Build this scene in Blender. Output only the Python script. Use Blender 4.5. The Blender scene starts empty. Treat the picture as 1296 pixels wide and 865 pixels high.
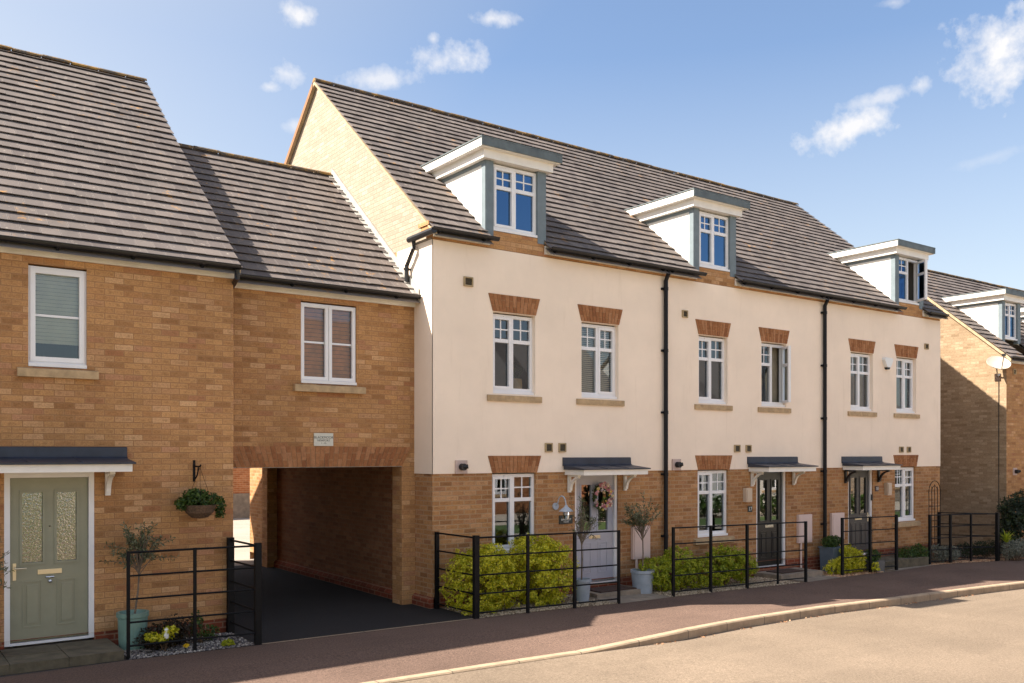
import bpy, math, random
import numpy as np
from mathutils import Vector, Matrix
random.seed(7); rng = np.random.default_rng(11)
S = bpy.context.scene
COL = S.collection
R = math.radians

# ------------------------------------------------------------------ node helpers
def new_mat(name):
    m = bpy.data.materials.new(name); m.use_nodes = True
    nt = m.node_tree
    return m, nt, nt.nodes['Principled BSDF']
class G:
    """tiny helper to wire nodes"""
    def __init__(s, nt): s.nt = nt
    def n(s, t, **kw):
        x = s.nt.nodes.new(t)
        for k, v in kw.items(): setattr(x, k, v)
        return x
    def put(s, v, sock):
        if hasattr(v, 'is_linked') or isinstance(v, bpy.types.NodeSocket): s.nt.links.new(v, sock)
        else: sock.default_value = v
    def math(s, op, a, b=0.0, c=0.0):
        x = s.n('ShaderNodeMath', operation=op)
        s.put(a, x.inputs[0]); s.put(b, x.inputs[1]); s.put(c, x.inputs[2]); return x.outputs[0]
    def mix(s, f, a, b, mode='MIX'):
        x = s.n('ShaderNodeMix', data_type='RGBA', blend_type=mode)
        s.put(f, x.inputs[0]); s.put(c4(a), x.inputs[6]); s.put(c4(b), x.inputs[7]); return x.outputs[2]
    def ramp(s, f, stops, interp='LINEAR'):
        x = s.n('ShaderNodeValToRGB'); cr = x.color_ramp; cr.interpolation = interp
        while len(cr.elements) < len(stops): cr.elements.new(0.5)
        for e, (p, c) in zip(cr.elements, stops): e.position = p; e.color = c4(c)
        s.put(f, x.inputs[0]); return x.outputs[0]
    def noise(s, vec, scale, detail=3.0, rough=0.55, dim='3D'):
        x = s.n('ShaderNodeTexNoise', noise_dimensions=dim)
        if vec is not None: s.put(vec, x.inputs['Vector'])
        x.inputs['Scale'].default_value = scale; x.inputs['Detail'].default_value = detail
        x.inputs['Roughness'].default_value = rough; return x.outputs[0]
    def rng(s, v, a, b, c, d):
        x = s.n('ShaderNodeMapRange'); s.put(v, x.inputs[0])
        for i, q in enumerate((a, b, c, d)): s.put(q, x.inputs[1+i])
        return x.outputs[0]
    def obj(s): return s.n('ShaderNodeTexCoord').outputs['Object']
    def uv(s): return s.n('ShaderNodeTexCoord').outputs['UV']
    def attr(s, name): return s.n('ShaderNodeAttribute', attribute_name=name).outputs['Fac']
    def bump(s, h, strength=0.3, dist=0.01):
        x = s.n('ShaderNodeBump'); x.inputs['Strength'].default_value = strength; x.inputs['Distance'].default_value = dist
        s.put(h, x.inputs['Height']); return x.outputs[0]
def c4(c):
    if isinstance(c, (tuple, list)): return tuple(c) + (1.0,) if len(c) == 3 else tuple(c)
    return c
def srgb(r, g, b):
    f = lambda v: (v/255/12.92) if v <= 10 else ((v/255+0.055)/1.055)**2.4
    return (f(r), f(g), f(b))

def plain(name, col, rough=0.5, metal=0.0, var=0.12, scale=6.0, bump=0.0, bscale=60.0, spec=None):
    m, nt, p = new_mat(name); g = G(nt)
    n = g.noise(g.obj(), scale, 4.0, 0.6)
    f = g.rng(n, 0.3, 0.7, 1.0-var, 1.0+var)
    x = g.n('ShaderNodeMix', data_type='RGBA', blend_type='MULTIPLY'); x.inputs[0].default_value = 1
    x.inputs[6].default_value = c4(col); g.put(f, x.inputs[7]); g.put(x.outputs[2], p.inputs['Base Color'])
    p.inputs['Roughness'].default_value = rough; p.inputs['Metallic'].default_value = metal
    if spec is not None: p.inputs['Specular IOR Level'].default_value = spec
    if bump: g.put(g.bump(g.noise(g.obj(), bscale, 3.0), bump, 0.01), p.inputs['Normal'])
    return m

def brick(name, stops, mortar, L=0.225, H=0.075, m=0.010, stain=0.25, bond=0.5):
    mt, nt, p = new_mat(name); g = G(nt)
    sep = g.n('ShaderNodeSeparateXYZ'); g.put(g.uv(), sep.inputs[0])
    u, v = sep.outputs[0], sep.outputs[1]
    vv = g.math('DIVIDE', v, H); row = g.math('FLOOR', vv)
    sh = g.math('MULTIPLY', g.math('FLOORED_MODULO', row, 2.0), bond)
    uu = g.math('ADD', g.math('DIVIDE', u, L), sh); cu = g.math('FLOOR', uu)
    fu = g.math('SUBTRACT', uu, cu); fv = g.math('SUBTRACT', vv, row)
    du = g.math('MULTIPLY', g.math('MINIMUM', fu, g.math('SUBTRACT', 1.0, fu)), L)
    dv = g.math('MULTIPLY', g.math('MINIMUM', fv, g.math('SUBTRACT', 1.0, fv)), H)
    d = g.math('MINIMUM', du, dv)
    wob = g.math('MULTIPLY', g.math('SUBTRACT', g.noise(g.uv(), 45.0, 2.0), 0.5), 0.008)
    mask = g.rng(g.math('ADD', d, wob), m*0.35, m*0.75, 0.0, 1.0)
    idv = g.n('ShaderNodeCombineXYZ'); g.put(cu, idv.inputs[0]); g.put(row, idv.inputs[1])
    wn = g.n('ShaderNodeTexWhiteNoise', noise_dimensions='2D'); g.put(idv.outputs[0], wn.inputs['Vector'])
    col = g.ramp(wn.outputs['Value'], stops)
    fine = g.rng(g.noise(g.uv(), 55.0, 4.0, 0.65), 0.25, 0.75, 0.72, 1.25)
    col = g.mix(1.0, col, fine, 'MULTIPLY')
    # kiln kisses: a darker smudge in the face of many bricks, paler arrises
    off = g.n('ShaderNodeVectorMath', operation='ADD'); g.put(g.uv(), off.inputs[0]); g.put(wn.outputs['Color'], off.inputs[1])
    sm = g.math('MULTIPLY', g.rng(g.noise(off.outputs[0], 16.0, 3.0, 0.6), 0.46, 0.66, 0.0, 0.38), g.rng(d, 0.008, 0.026, 0.0, 1.0))
    col = g.mix(sm, col, tuple(q*0.55 for q in stops[0][1]))
    ar = g.math('MULTIPLY', g.rng(d, 0.006, 0.014, 0.22, 0.0), g.rng(g.noise(g.uv(), 9.0, 3.0), 0.4, 0.6, 0.0, 1.0))
    col = g.mix(ar, col, srgb(214,184,148))
    big = g.rng(g.noise(g.uv(), 0.55, 4.0, 0.6), 0.3, 0.7, 1.0-stain*0.6, 1.0+stain*0.4)
    # pale efflorescence and dark smudges with a shape of their own
    pale = g.rng(g.noise(g.uv(), 2.6, 5.0, 0.7), 0.60, 0.78, 0.0, 0.22)
    col = g.mix(pale, col, srgb(206,176,140))
    col = g.mix(mask, mortar, col)
    col = g.mix(1.0, col, big, 'MULTIPLY')
    g.put(col, p.inputs['Base Color']); p.inputs['Roughness'].default_value = 0.9
    p.inputs['Specular IOR Level'].default_value = 0.15
    hh = g.math('ADD', g.math('MULTIPLY', mask, 0.6), g.math('MULTIPLY', g.noise(g.uv(), 90.0, 3.0), 0.4))
    hh = g.math('ADD', hh, g.math('MULTIPLY', wn.outputs['Value'], 0.25))
    g.put(g.bump(hh, 0.6, 0.006), p.inputs['Normal'])
    return mt

buff = [(0.0, srgb(156,113,76)), (0.2, srgb(182,137,93)), (0.5, srgb(192,146,99)), (0.7, srgb(172,125,84)),
        (0.86, srgb(204,162,120)), (0.95, srgb(164,114,80)), (1.0, srgb(188,140,106))]
M = {}
M['brick'] = brick('buff_brick', buff, srgb(158,118,82))
buff2 = [(0.0, srgb(146,104,70)), (0.2, srgb(170,124,82)), (0.45, srgb(182,136,92)), (0.65, srgb(160,114,77)), (0.85, srgb(190,146,106)), (1.0, srgb(158,112,80))]
M['brick_brown'] = brick('brown_buff_brick', buff2, srgb(166,138,108))
M['brick_passage'] = brick('shade_toned_brick', [(0.0, srgb(124,82,58)), (0.3, srgb(146,100,70)), (0.6, srgb(134,90,64)), (1.0, srgb(158,114,84))], srgb(130,102,80))  # darker copy of the house brick, passage shade put into the colour
M['brick_pale'] = brick('sun_toned_brick', [(0.0, srgb(152,139,124)), (0.3, srgb(164,151,136)), (0.6, srgb(158,144,129)), (1.0, srgb(174,161,146))], srgb(138,125,110), stain=0.10)  # buff brick with the gable's sunlit tone put into the colour
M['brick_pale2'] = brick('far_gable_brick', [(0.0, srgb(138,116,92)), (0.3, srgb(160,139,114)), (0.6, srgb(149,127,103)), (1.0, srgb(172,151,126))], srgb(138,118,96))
M['brick_red'] = brick('red_plinth_brick', [(0.0, srgb(112,58,42)), (0.5, srgb(138,72,52)), (1.0, srgb(106,62,48))], srgb(140,110,90))
M['soldier'] = brick('orange_soldier_brick', [(0.0, srgb(150,92,58)), (0.4, srgb(176,114,74)), (0.7, srgb(162,104,70)), (1.0, srgb(186,128,88))], srgb(182,148,116), L=0.225, H=0.075, m=0.009, bond=0.5)

def voussoir_mat():
    m, nt, p = new_mat('gauged_brick'); g = G(nt); o = g.obj()
    col = g.ramp(g.attr('rnd'), [(0.0, srgb(140,92,62)), (0.5, srgb(160,110,74)), (1.0, srgb(170,122,88))])
    col = g.mix(1.0, col, g.rng(g.noise(o, 22.0, 4.0, 0.65), 0.25, 0.75, 0.72, 1.22), 'MULTIPLY')
    g.put(col, p.inputs['Base Color']); p.inputs['Roughness'].default_value = 0.9; p.inputs['Specular IOR Level'].default_value = 0.15
    g.put(g.bump(g.noise(o, 80.0, 3.0), 0.5, 0.005), p.inputs['Normal']); return m
M['voussoir'] = voussoir_mat()
def render_mat():
    m, nt, p = new_mat('cream_render'); g = G(nt)
    o = g.obj()
    n1 = g.rng(g.noise(o, 0.8, 5.0, 0.65), 0.3, 0.7, 0.93, 1.05)
    mp = g.n('ShaderNodeMapping'); g.put(o, mp.inputs[0]); mp.inputs['Scale'].default_value = (3.5, 3.5, 0.35)
    n2 = g.rng(g.noise(mp.outputs[0], 2.0, 5.0, 0.7), 0.58, 0.8, 0.0, 0.20)   # faint rain streaks
    col = g.mix(1.0, srgb(244,226,208), n1, 'MULTIPLY')
    col = g.mix(n2, col, srgb(188,164,136))
    g.put(col, p.inputs['Base Color']); p.inputs['Roughness'].default_value = 0.95
    p.inputs['Specular IOR Level'].default_value = 0.1
    g.put(g.bump(g.noise(o, 130.0, 3.0), 0.5, 0.006), p.inputs['Normal'])
    return m
M['render'] = render_mat()

def tile_mat():
    m, nt, p = new_mat('grey_brown_roof_tile'); g = G(nt)
    r = g.attr('rnd'); o = g.obj()
    col = g.ramp(r, [(0.0, srgb(94,86,84)), (0.4, srgb(103,95,92)), (0.8, srgb(110,101,97)), (1.0, srgb(98,91,89))])
    col = g.mix(1.0, col, g.rng(g.noise(o, 1.3, 5.0, 0.6), 0.3, 0.7, 0.8, 1.16), 'MULTIPLY')
    col = g.mix(g.rng(g.noise(o, 13.0, 4.0, 0.7), 0.62, 0.72, 0.0, 0.5), col, srgb(196,186,172))
    su = g.n('ShaderNodeSeparateXYZ'); g.put(g.uv(), su.inputs[0])
    col = g.mix(g.rng(g.math('MINIMUM', su.outputs[0], g.math('SUBTRACT', 1.0, su.outputs[0])), 0.02, 0.06, 0.45, 0.0), col, srgb(140,132,128))
    lich = g.math('MULTIPLY', g.rng(g.noise(o, 6.0, 4.0, 0.7), 0.60, 0.70, 0.0, 0.75), g.rng(g.noise(o, 0.7, 2.0), 0.48, 0.62, 0.0, 1.0))
    col = g.mix(lich, col, srgb(190,138,66))
    g.put(col, p.inputs['Base Color']); p.inputs['Roughness'].default_value = 0.85
    p.inputs['Specular IOR Level'].default_value = 0.2
    g.put(g.bump(g.noise(o, 60.0, 4.0), 0.35, 0.006), p.inputs['Normal'])
    return m
M['tile'] = tile_mat()
def ridge_mat():
    m, nt, p = new_mat('mossy_ridge_tile'); g = G(nt); o = g.obj()
    a = g.rng(g.noise(o, 4.0, 5.0, 0.75), 0.46, 0.64, 0.0, 1.0)
    col = g.mix(a, srgb(84,76,68), srgb(160,120,52))
    col = g.mix(g.rng(g.noise(o, 22.0, 4.0, 0.7), 0.5, 0.7, 0.0, 0.8), col, srgb(84,66,44))
    g.put(col, p.inputs['Base Color']); p.inputs['Roughness'].default_value = 0.95
    g.put(g.bump(g.noise(o, 30.0, 4.0), 1.0, 0.02), p.inputs['Normal'])
    return m
M['ridge'] = ridge_mat()
M['verge'] = plain('verge_mortar', srgb(168,148,120), 0.95, var=0.25, scale=9, bump=0.4)
M['undercloak'] = plain('brown_verge_board', srgb(140,100,70), 0.9)
M['upvc'] = plain('white_upvc', (0.80,0.79,0.81), 0.35, var=0.03)
M['fascia'] = plain('cream_white_fascia', (0.74,0.70,0.64), 0.55, var=0.12, scale=3)
M['white'] = plain('white_painted_timber', (0.80,0.77,0.73), 0.45, var=0.05)
M['lead'] = plain('dark_lead', srgb(46,52,66), 0.5, var=0.3, scale=5, bump=0.2, bscale=12)
M['lead_up'] = plain('navy_lead_flashing', srgb(44,50,64), 0.5, var=0.3, scale=4, bump=0.2, bscale=10)
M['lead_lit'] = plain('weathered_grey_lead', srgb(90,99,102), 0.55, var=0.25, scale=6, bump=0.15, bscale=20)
M['flash'] = plain('pale_lead_flashing', srgb(160,157,152), 0.6, var=0.2, scale=5)
M['pilaster'] = plain('blue_grey_dormer_board', srgb(108,120,127), 0.6, var=0.12)
M['cheek'] = plain('off_white_dormer_cheek', (0.74,0.72,0.68), 0.8, var=0.05, bump=0.15, bscale=150)
M['gutter'] = plain('black_plastic', (0.008,0.008,0.010), 0.4, var=0.2)
M['pipe'] = plain('dark_slate_downpipe', (0.007,0.007,0.010), 0.5, var=0.2, spec=0.25)
M['iron'] = plain('black_painted_iron', (0.0045,0.0045,0.0055), 0.6, var=0.3, scale=20, spec=0.2)
M['stone'] = plain('stone_sill', srgb(178,152,118), 0.9, var=0.22, scale=9, bump=0.4, bscale=40)
M['joint'] = plain('tan_mortar', srgb(168,136,104), 0.95, var=0.15)
M['slab'] = plain('weathered_paving_slab', srgb(134,122,108), 0.9, var=0.3, scale=5, bump=0.4, bscale=30)
M['slab_edge'] = plain('mossy_slab', srgb(92,84,68), 0.95, var=0.35, scale=7, bump=0.5, bscale=25)
M['sage'] = plain('sage_green_door', srgb(144,144,124), 0.4, var=0.05)
M['lavender'] = plain('lavender_grey_door', srgb(174,174,186), 0.4, var=0.04)
M['blackdoor'] = plain('black_door', (0.012,0.013,0.017), 0.3, var=0.1)
M['charcoal'] = plain('charcoal_door', (0.045,0.042,0.048), 0.35, var=0.1)
M['brass'] = plain('pale_brass', (0.78,0.66,0.46), 0.35, metal=0.6, var=0.05)
M['chrome'] = plain('chrome', (0.6,0.6,0.62), 0.2, metal=1.0, var=0.02)
M['pinkbox'] = plain('faded_pink_meter_box', srgb(214,190,182), 0.6, var=0.06, scale=3)
M['vent'] = plain('stone_coloured_vent', srgb(170,148,112), 0.7, var=0.15)
M['ventdark'] = plain('dark_vent_slots', srgb(88,78,62), 0.8)
M['beigebox'] = plain('beige_plastic_box', srgb(200,180,160), 0.5, var=0.06)
M['flueplate'] = plain('pale_mauve_flue_plate', srgb(190,168,160), 0.7, var=0.1)
M['blackflue'] = plain('black_flue_pipe', (0.01,0.01,0.012), 0.5)
M['slate'] = plain('dark_slate_sign', (0.035,0.04,0.035), 0.6, var=0.3)
M['letter'] = plain('white_lettering', (0.75,0.75,0.72), 0.6, var=0.02)
M['ink'] = plain('dark_lettering', (0.09,0.10,0.09), 0.6, var=0.02)
M['plaque'] = plain('pale_stone_plaque', srgb(206,204,192), 0.7, var=0.06)
M['lampgrey'] = plain('blue_grey_lamp_metal', srgb(176,184,196), 0.4, var=0.05)
M['tealpot'] = plain('teal_glazed_pot', srgb(112,142,132), 0.45, var=0.15)
M['bluepot'] = plain('pale_blue_zinc_pot', srgb(150,160,172), 0.5, var=0.15)
M['greypot'] = plain('grey_square_planter', srgb(96,94,92), 0.7, var=0.15)
M['bluebox'] = plain('blue_grey_planter', srgb(92,106,120), 0.6, var=0.15)
M['soil'] = plain('dark_soil', (0.03,0.022,0.016), 1.0, var=0.4, scale=25, bump=0.6)
M['bark'] = plain('grey_brown_bark', srgb(112,98,84), 0.95, var=0.3, scale=20, bump=0.5)
M['twig'] = plain('brown_twig', srgb(96,76,58), 0.95, var=0.3)
M['wicker'] = plain('brown_wicker', srgb(92,72,56), 0.9, var=0.5, scale=40, bump=0.8, bscale=50)
M['mat'] = plain('brown_coir_mat', srgb(70,52,44), 1.0, var=0.5, scale=60, bump=0.8)
M['blind'] = plain('cream_blind', srgb(240,228,204), 0.8, var=0.06)
M['woodblind'] = plain('brown_wooden_slat', srgb(228,150,94), 0.6, var=0.2)
M['curtain'] = plain('grey_beige_curtain', srgb(170,158,140), 0.9, var=0.12)
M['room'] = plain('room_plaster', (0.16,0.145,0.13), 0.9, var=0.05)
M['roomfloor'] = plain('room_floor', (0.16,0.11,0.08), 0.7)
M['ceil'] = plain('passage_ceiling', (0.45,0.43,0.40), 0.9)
M['dish'] = plain('cream_dish', srgb(186,174,162), 0.5, var=0.05)
M['alarm'] = plain('white_alarm_case', (0.78,0.78,0.78), 0.4, var=0.03)
M['terracotta'] = plain('tan_vase', srgb(188,152,104), 0.6)

def glass_mat(name, tint=(0.9,0.93,0.95), ior=2.0, rough=0.0, wavy=0.0, gloss=(0.97,0.97,0.97)):
    m = bpy.data.materials.new(name); m.use_nodes = True; nt = m.node_tree; nt.nodes.clear(); g = G(nt)
    out = g.n('ShaderNodeOutputMaterial'); tr = g.n('ShaderNodeBsdfTransparent'); gl = g.n('ShaderNodeBsdfGlossy')
    tr.inputs[0].default_value = c4(tint); gl.inputs['Color'].default_value = c4(gloss); gl.inputs['Roughness'].default_value = rough
    fr = g.n('ShaderNodeFresnel'); fr.inputs['IOR'].default_value = ior
    b = g.bump(g.noise(g.obj(), 1.4 if not wavy else 40.0, 1.0 if not wavy else 3.0), 0.03 if not wavy else wavy, 0.02)
    g.put(b, gl.inputs['Normal'])
    mx = g.n('ShaderNodeMixShader'); g.put(fr.outputs[0], mx.inputs[0]); g.put(tr.outputs[0], mx.inputs[1]); g.put(gl.outputs[0], mx.inputs[2])
    g.put(mx.outputs[0], out.inputs[0]); return m
M['glass'] = glass_mat('window_glass', (0.86,0.91,0.93), 2.0, gloss=(0.80,0.90,1.0))  # a little sky blue put into the reflection colour
M['glass_sky_blue'] = glass_mat('sky_tinted_dormer_glass', (0.40,0.56,0.76), 3.0, gloss=(0.30,0.58,1.0))  # blue of the mirrored sky put into tint and gloss colour
M['obscure'] = glass_mat('patterned_door_glass', (0.30,0.31,0.26), 3.2, 0.06, 0.25)
M['doorglass'] = glass_mat('door_glass', (0.55,0.57,0.55), 2.6, 0.01)

def leaf_mat(name, stops, trans=0.42):
    m = bpy.data.materials.new(name); m.use_nodes = True; nt = m.node_tree; nt.nodes.clear(); g = G(nt)
    out = g.n('ShaderNodeOutputMaterial'); p = g.n('ShaderNodeBsdfPrincipled'); t = g.n('ShaderNodeBsdfTranslucent')
    col = g.ramp(g.attr('rnd'), stops)
    g.put(col, p.inputs['Base Color']); p.inputs['Roughness'].default_value = 0.5; g.put(col, t.inputs[0])
    mx = g.n('ShaderNodeMixShader'); mx.inputs[0].default_value = trans
    g.put(p.outputs[0], mx.inputs[1]); g.put(t.outputs[0], mx.inputs[2]); g.put(mx.outputs[0], out.inputs[0]); return m
M['leaf_yellow'] = leaf_mat('variegated_yellow_leaf', [(0.0, srgb(100,118,24)), (0.3, srgb(176,180,32)), (0.6, srgb(222,214,46)), (0.85, srgb(238,230,92)), (1.0, srgb(140,154,36))])
M['leaf_lime'] = leaf_mat('lime_leaf', [(0.0, srgb(92,114,30)), (0.4, srgb(150,164,38)), (0.75, srgb(196,198,54)), (1.0, srgb(116,134,38))])
M['leaf_olive'] = leaf_mat('olive_leaf', [(0.0, srgb(70,80,54)), (0.5, srgb(104,112,82)), (0.85, srgb(140,146,118)), (1.0, srgb(92,92,60))])
M['leaf_green'] = leaf_mat('green_leaf', [(0.0, srgb(40,62,24)), (0.5, srgb(66,92,36)), (1.0, srgb(98,120,52))])
M['leaf_dark'] = leaf_mat('dark_leaf', [(0.0, srgb(20,32,16)), (0.6, srgb(36,52,24)), (1.0, srgb(58,74,38))])
M['leaf_grey'] = leaf_mat('grey_green_leaf', [(0.0, srgb(92,98,84)), (0.5, srgb(126,130,116)), (1.0, srgb(160,160,146))])
M['leaf_brown'] = leaf_mat('dark_brown_leaf', [(0.0, srgb(38,30,22)), (0.6, srgb(58,48,34)), (1.0, srgb(78,70,44))])
M['petal'] = leaf_mat('pink_cream_petal', [(0.0, srgb(206,120,130)), (0.3, srgb(226,160,168)), (0.5, srgb(240,222,206)), (0.68, srgb(150,116,150)), (0.82, srgb(240,210,70)), (1.0, srgb(236,228,224))], 0.2)
M['petal_yellow'] = leaf_mat('yellow_petal', [(0.0, srgb(236,200,30)), (1.0, srgb(250,222,60))], 0.2)
M['pebble'] = leaf_mat('pale_gravel', [(0.0, srgb(126,110,90)), (0.4, srgb(176,158,132)), (0.7, srgb(208,192,168)), (1.0, srgb(150,128,104))], 0.0)
M['pebble_dark'] = leaf_mat('slate_gravel', [(0.0, srgb(70,66,68)), (0.5, srgb(104,98,98)), (0.8, srgb(150,142,136)), (1.0, srgb(196,188,176))], 0.0)
M['litter'] = leaf_mat('leaf_litter', [(0.0, srgb(120,84,58)), (0.5, srgb(168,122,86)), (1.0, srgb(206,178,146))], 0.0)

def asphalt(name, base, var=0.16, speck=0.4):
    m, nt, p = new_mat(name); g = G(nt); o = g.obj()
    col = g.mix(1.0, base, g.rng(g.noise(o, 0.45, 5.0, 0.6), 0.3, 0.7, 1-var, 1+var), 'MULTIPLY')
    sp = g.math('ADD', g.math('MULTIPLY', g.noise(o, 95.0, 2.0, 0.8), 0.6), g.math('MULTIPLY', g.noise(o, 38.0, 2.0, 0.7), 0.4))
    col = g.mix(1.0, col, g.rng(sp, 0.3, 0.7, 1-speck, 1+speck), 'MULTIPLY')
    mp = g.n('ShaderNodeMapping'); g.put(o, mp.inputs[0]); mp.inputs['Scale'].default_value = (0.25, 2.2, 1)
    st = g.rng(g.noise(mp.outputs[0], 1.0, 5.0, 0.65), 0.50, 0.75, 0.0, 0.28)
    col = g.mix(st, col, tuple(min(1.0, b*1.5) for b in base))
    dk = g.rng(g.noise(o, 2.3, 6.0, 0.75), 0.66, 0.76, 0.0, 0.25)
    col = g.mix(dk, col, tuple(b*0.55 for b in base))
    g.put(col, p.inputs['Base Color']); p.inputs['Roughness'].default_value = 0.9
    p.inputs['Specular IOR Level'].default_value = 0.2
    g.put(g.bump(g.noise(o, 110.0, 3.0, 0.7), 0.7, 0.008), p.inputs['Normal'])
    return m
M['road'] = asphalt('pale_worn_road', (0.185,0.142,0.105), 0.16, 0.6)
M['pave'] = asphalt('reddish_tarmac_pavement', (0.128,0.084,0.066), 0.2, 0.7)
M['drive'] = asphalt('dark_tarmac_drive', (0.028,0.026,0.027))
M['bed'] = plain('garden_bed_ground', srgb(120,102,82), 1.0, var=0.4, scale=18, bump=0.8, bscale=50)
M['bed_dark'] = plain('dark_garden_ground', srgb(62,56,52), 1.0, var=0.4, scale=18, bump=0.8, bscale=50)
M['ground'] = plain('distant_ground', (0.14,0.13,0.075), 1.0, var=0.3, scale=0.4)
M['lawn'] = plain('lawn_grass', (0.075,0.12,0.028), 1.0, var=0.35, scale=3, bump=0.8, bscale=40)
M['paleside'] = asphalt('pale_concrete_footway', (0.36,0.31,0.26))
M['bouncepave'] = asphalt('pale_bounce_paving', (0.50,0.42,0.34))  # added pale ground that bounces sun onto the shaded fronts
M['yard'] = asphalt('pale_yard_surface', (0.30,0.26,0.22))
def kerb_mat():
    m, nt, p = new_mat('concrete_kerb'); g = G(nt); o = g.obj()
    col = g.mix(1.0, srgb(158,138,115), g.rng(g.noise(o, 5.0, 5.0, 0.7), 0.3, 0.7, 0.75, 1.2), 'MULTIPLY')
    sep = g.n('ShaderNodeSeparateXYZ'); g.put(o, sep.inputs[0])
    fx = g.math('FRACT', g.math('DIVIDE', sep.outputs[0], 0.915))
    j = g.rng(g.math('MINIMUM', fx, g.math('SUBTRACT', 1.0, fx)), 0.004, 0.012, 0.75, 0.0)
    col = g.mix(j, col, srgb(70,62,54))
    g.put(col, p.inputs['Base Color']); p.inputs['Roughness'].default_value = 0.9
    g.put(g.bump(g.noise(o, 60.0, 4.0), 0.5, 0.01), p.inputs['Normal']); return m
M['kerb'] = kerb_mat()

# ------------------------------------------------------------------ mesh helpers
XF = Matrix.Identity(4)          # transform applied to everything built while it is set (the houses across the road)
class MB:
    def __init__(s): s.v = []; s.f = []; s.uv = []; s.rnd = []; s.mi = []; s.cur = 0; s.r = None
    def face(s, pts, uv=None, swap=False, r=None):
        i = len(s.v); pts = [Vector(p) for p in pts]; s.v += pts; s.f.append(tuple(range(i, i+len(pts))))
        if uv is None:
            n = Vector((0,0,0))
            for k in range(len(pts)):
                a, b = pts[k], pts[(k+1) % len(pts)]
                n += a.cross(b)
            ax = max(range(3), key=lambda q: abs(n[q]))
            if ax == 2: uv = [(p.x, p.y) for p in pts]
            elif ax == 1: uv = [(p.x, p.z) for p in pts]
            else: uv = [(p.y, p.z) for p in pts]
        if swap: uv = [(b, a) for a, b in uv]
        s.uv.append(uv); s.rnd.append(random.random() if r is None else r); s.mi.append(s.cur)
        return s
    def box(s, x0, x1, y0, y1, z0, z1, swap=False, skip=''):
        c = [(x0,y0,z0),(x1,y0,z0),(x1,y1,z0),(x0,y1,z0),(x0,y0,z1),(x1,y0,z1),(x1,y1,z1),(x0,y1,z1)]
        r = random.random()
        for nm, q in (('d',(0,3,2,1)),('u',(4,5,6,7)),('f',(0,1,5,4)),('r',(1,2,6,5)),('b',(2,3,7,6)),('l',(3,0,4,7))):
            if nm not in skip: s.face([c[k] for k in q], swap=swap, r=r)
        return s
    def prism(s, prof, axis, a, b, swap=False):
        """closed polygon prof (2D) extruded along an axis between a and b"""
        def P(p, t): return {'x': (t, p[0], p[1]), 'y': (p[0], t, p[1]), 'z': (p[0], p[1], t)}[axis]
        s.face([P(p, a) for p in prof], swap=swap); s.face([P(p, b) for p in reversed(prof)], swap=swap)
        n = len(prof)
        for k in range(n):
            p, q = prof[k], prof[(k+1) % n]
            s.face([P(p, a), P(p, b), P(q, b), P(q, a)], swap=swap)
        return s
    def tube(s, pts, r, n=8, caps=True):
        pts = [Vector(p) for p in pts]; rs = r if isinstance(r, (list, tuple)) else [r]*len(pts)
        rings = []
        for k, p in enumerate(pts):
            d = (pts[min(k+1, len(pts)-1)] - pts[max(k-1, 0)]).normalized()
            a = d.cross(Vector((0,0,1)) if abs(d.z) < 0.9 else Vector((1,0,0))).normalized(); b = d.cross(a).normalized()
            rings.append([p + (a*math.cos(t) + b*math.sin(t))*rs[k] for t in (2*math.pi*i/n for i in range(n))])
        for k in range(len(pts)-1):
            for i in range(n):
                j = (i+1) % n; s.face([rings[k][i], rings[k][j], rings[k+1][j], rings[k+1][i]], r=0.5)
        if caps: s.face(list(reversed(rings[0])), r=0.5); s.face(rings[-1], r=0.5)
        return s
    def lathe(s, c, prof, n=20, r=None):
        """prof: list of (radius, z) about the vertical axis through c"""
        c = Vector(c)
        for k in range(len(prof)-1):
            (r0, z0), (r1, z1) = prof[k], prof[k+1]
            for i in range(n):
                a, b = 2*math.pi*i/n, 2*math.pi*(i+1)/n
                q = [c+Vector((r0*math.cos(a), r0*math.sin(a), z0)), c+Vector((r0*math.cos(b), r0*math.sin(b), z0)),
                     c+Vector((r1*math.cos(b), r1*math.sin(b), z1)), c+Vector((r1*math.cos(a), r1*math.sin(a), z1))]
                if r0 < 1e-5: q = q[1:]
                elif r1 < 1e-5: q = q[:3]
                s.face(q, r=0.5)
        return s
    def build(s, name, mat, parent=None, smooth=False):
        me = bpy.data.meshes.new(name)
        T = XF
        me.from_pydata([tuple(T @ p) for p in s.v], [], s.f)
        uvl = me.uv_layers.new(name='UVMap')
        uvl.data.foreach_set('uv', [c for f in s.uv for q in f for c in q])
        at = me.attributes.new('rnd', 'FLOAT', 'FACE'); at.data.foreach_set('value', s.rnd)
        mats = mat if isinstance(mat, (list, tuple)) else [mat]
        for m in mats: me.materials.append(M[m] if isinstance(m, str) else m)
        me.polygons.foreach_set('material_index', s.mi)
        if smooth: me.polygons.foreach_set('use_smooth', [True]*len(s.f))
        o = bpy.data.objects.new(name, me); COL.objects.link(o)
        if parent is not None: attach(o, parent)
        return o
def world_of(o):
    m = o.matrix_basis.copy()
    if o.parent: m = world_of(o.parent) @ o.matrix_parent_inverse @ m
    return m
def attach(o, parent):
    o.parent = parent; o.matrix_parent_inverse = world_of(parent).inverted()
def thing(name, loc, label, cat, group=None):
    o = bpy.data.objects.new(name, None); COL.objects.link(o); o.location = XF @ Vector(loc); o.empty_display_size = 0.2
    return tag(o, label, cat, group)
def tag(o, label, cat, group=None):
    o['label'] = label; o['category'] = cat
    if group: o['group'] = group
    return o
def struct(o): o['kind'] = 'structure'; return o
def stuff(o, label=None):
    o['kind'] = 'stuff'
    if label: o['label'] = label
    return o
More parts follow.
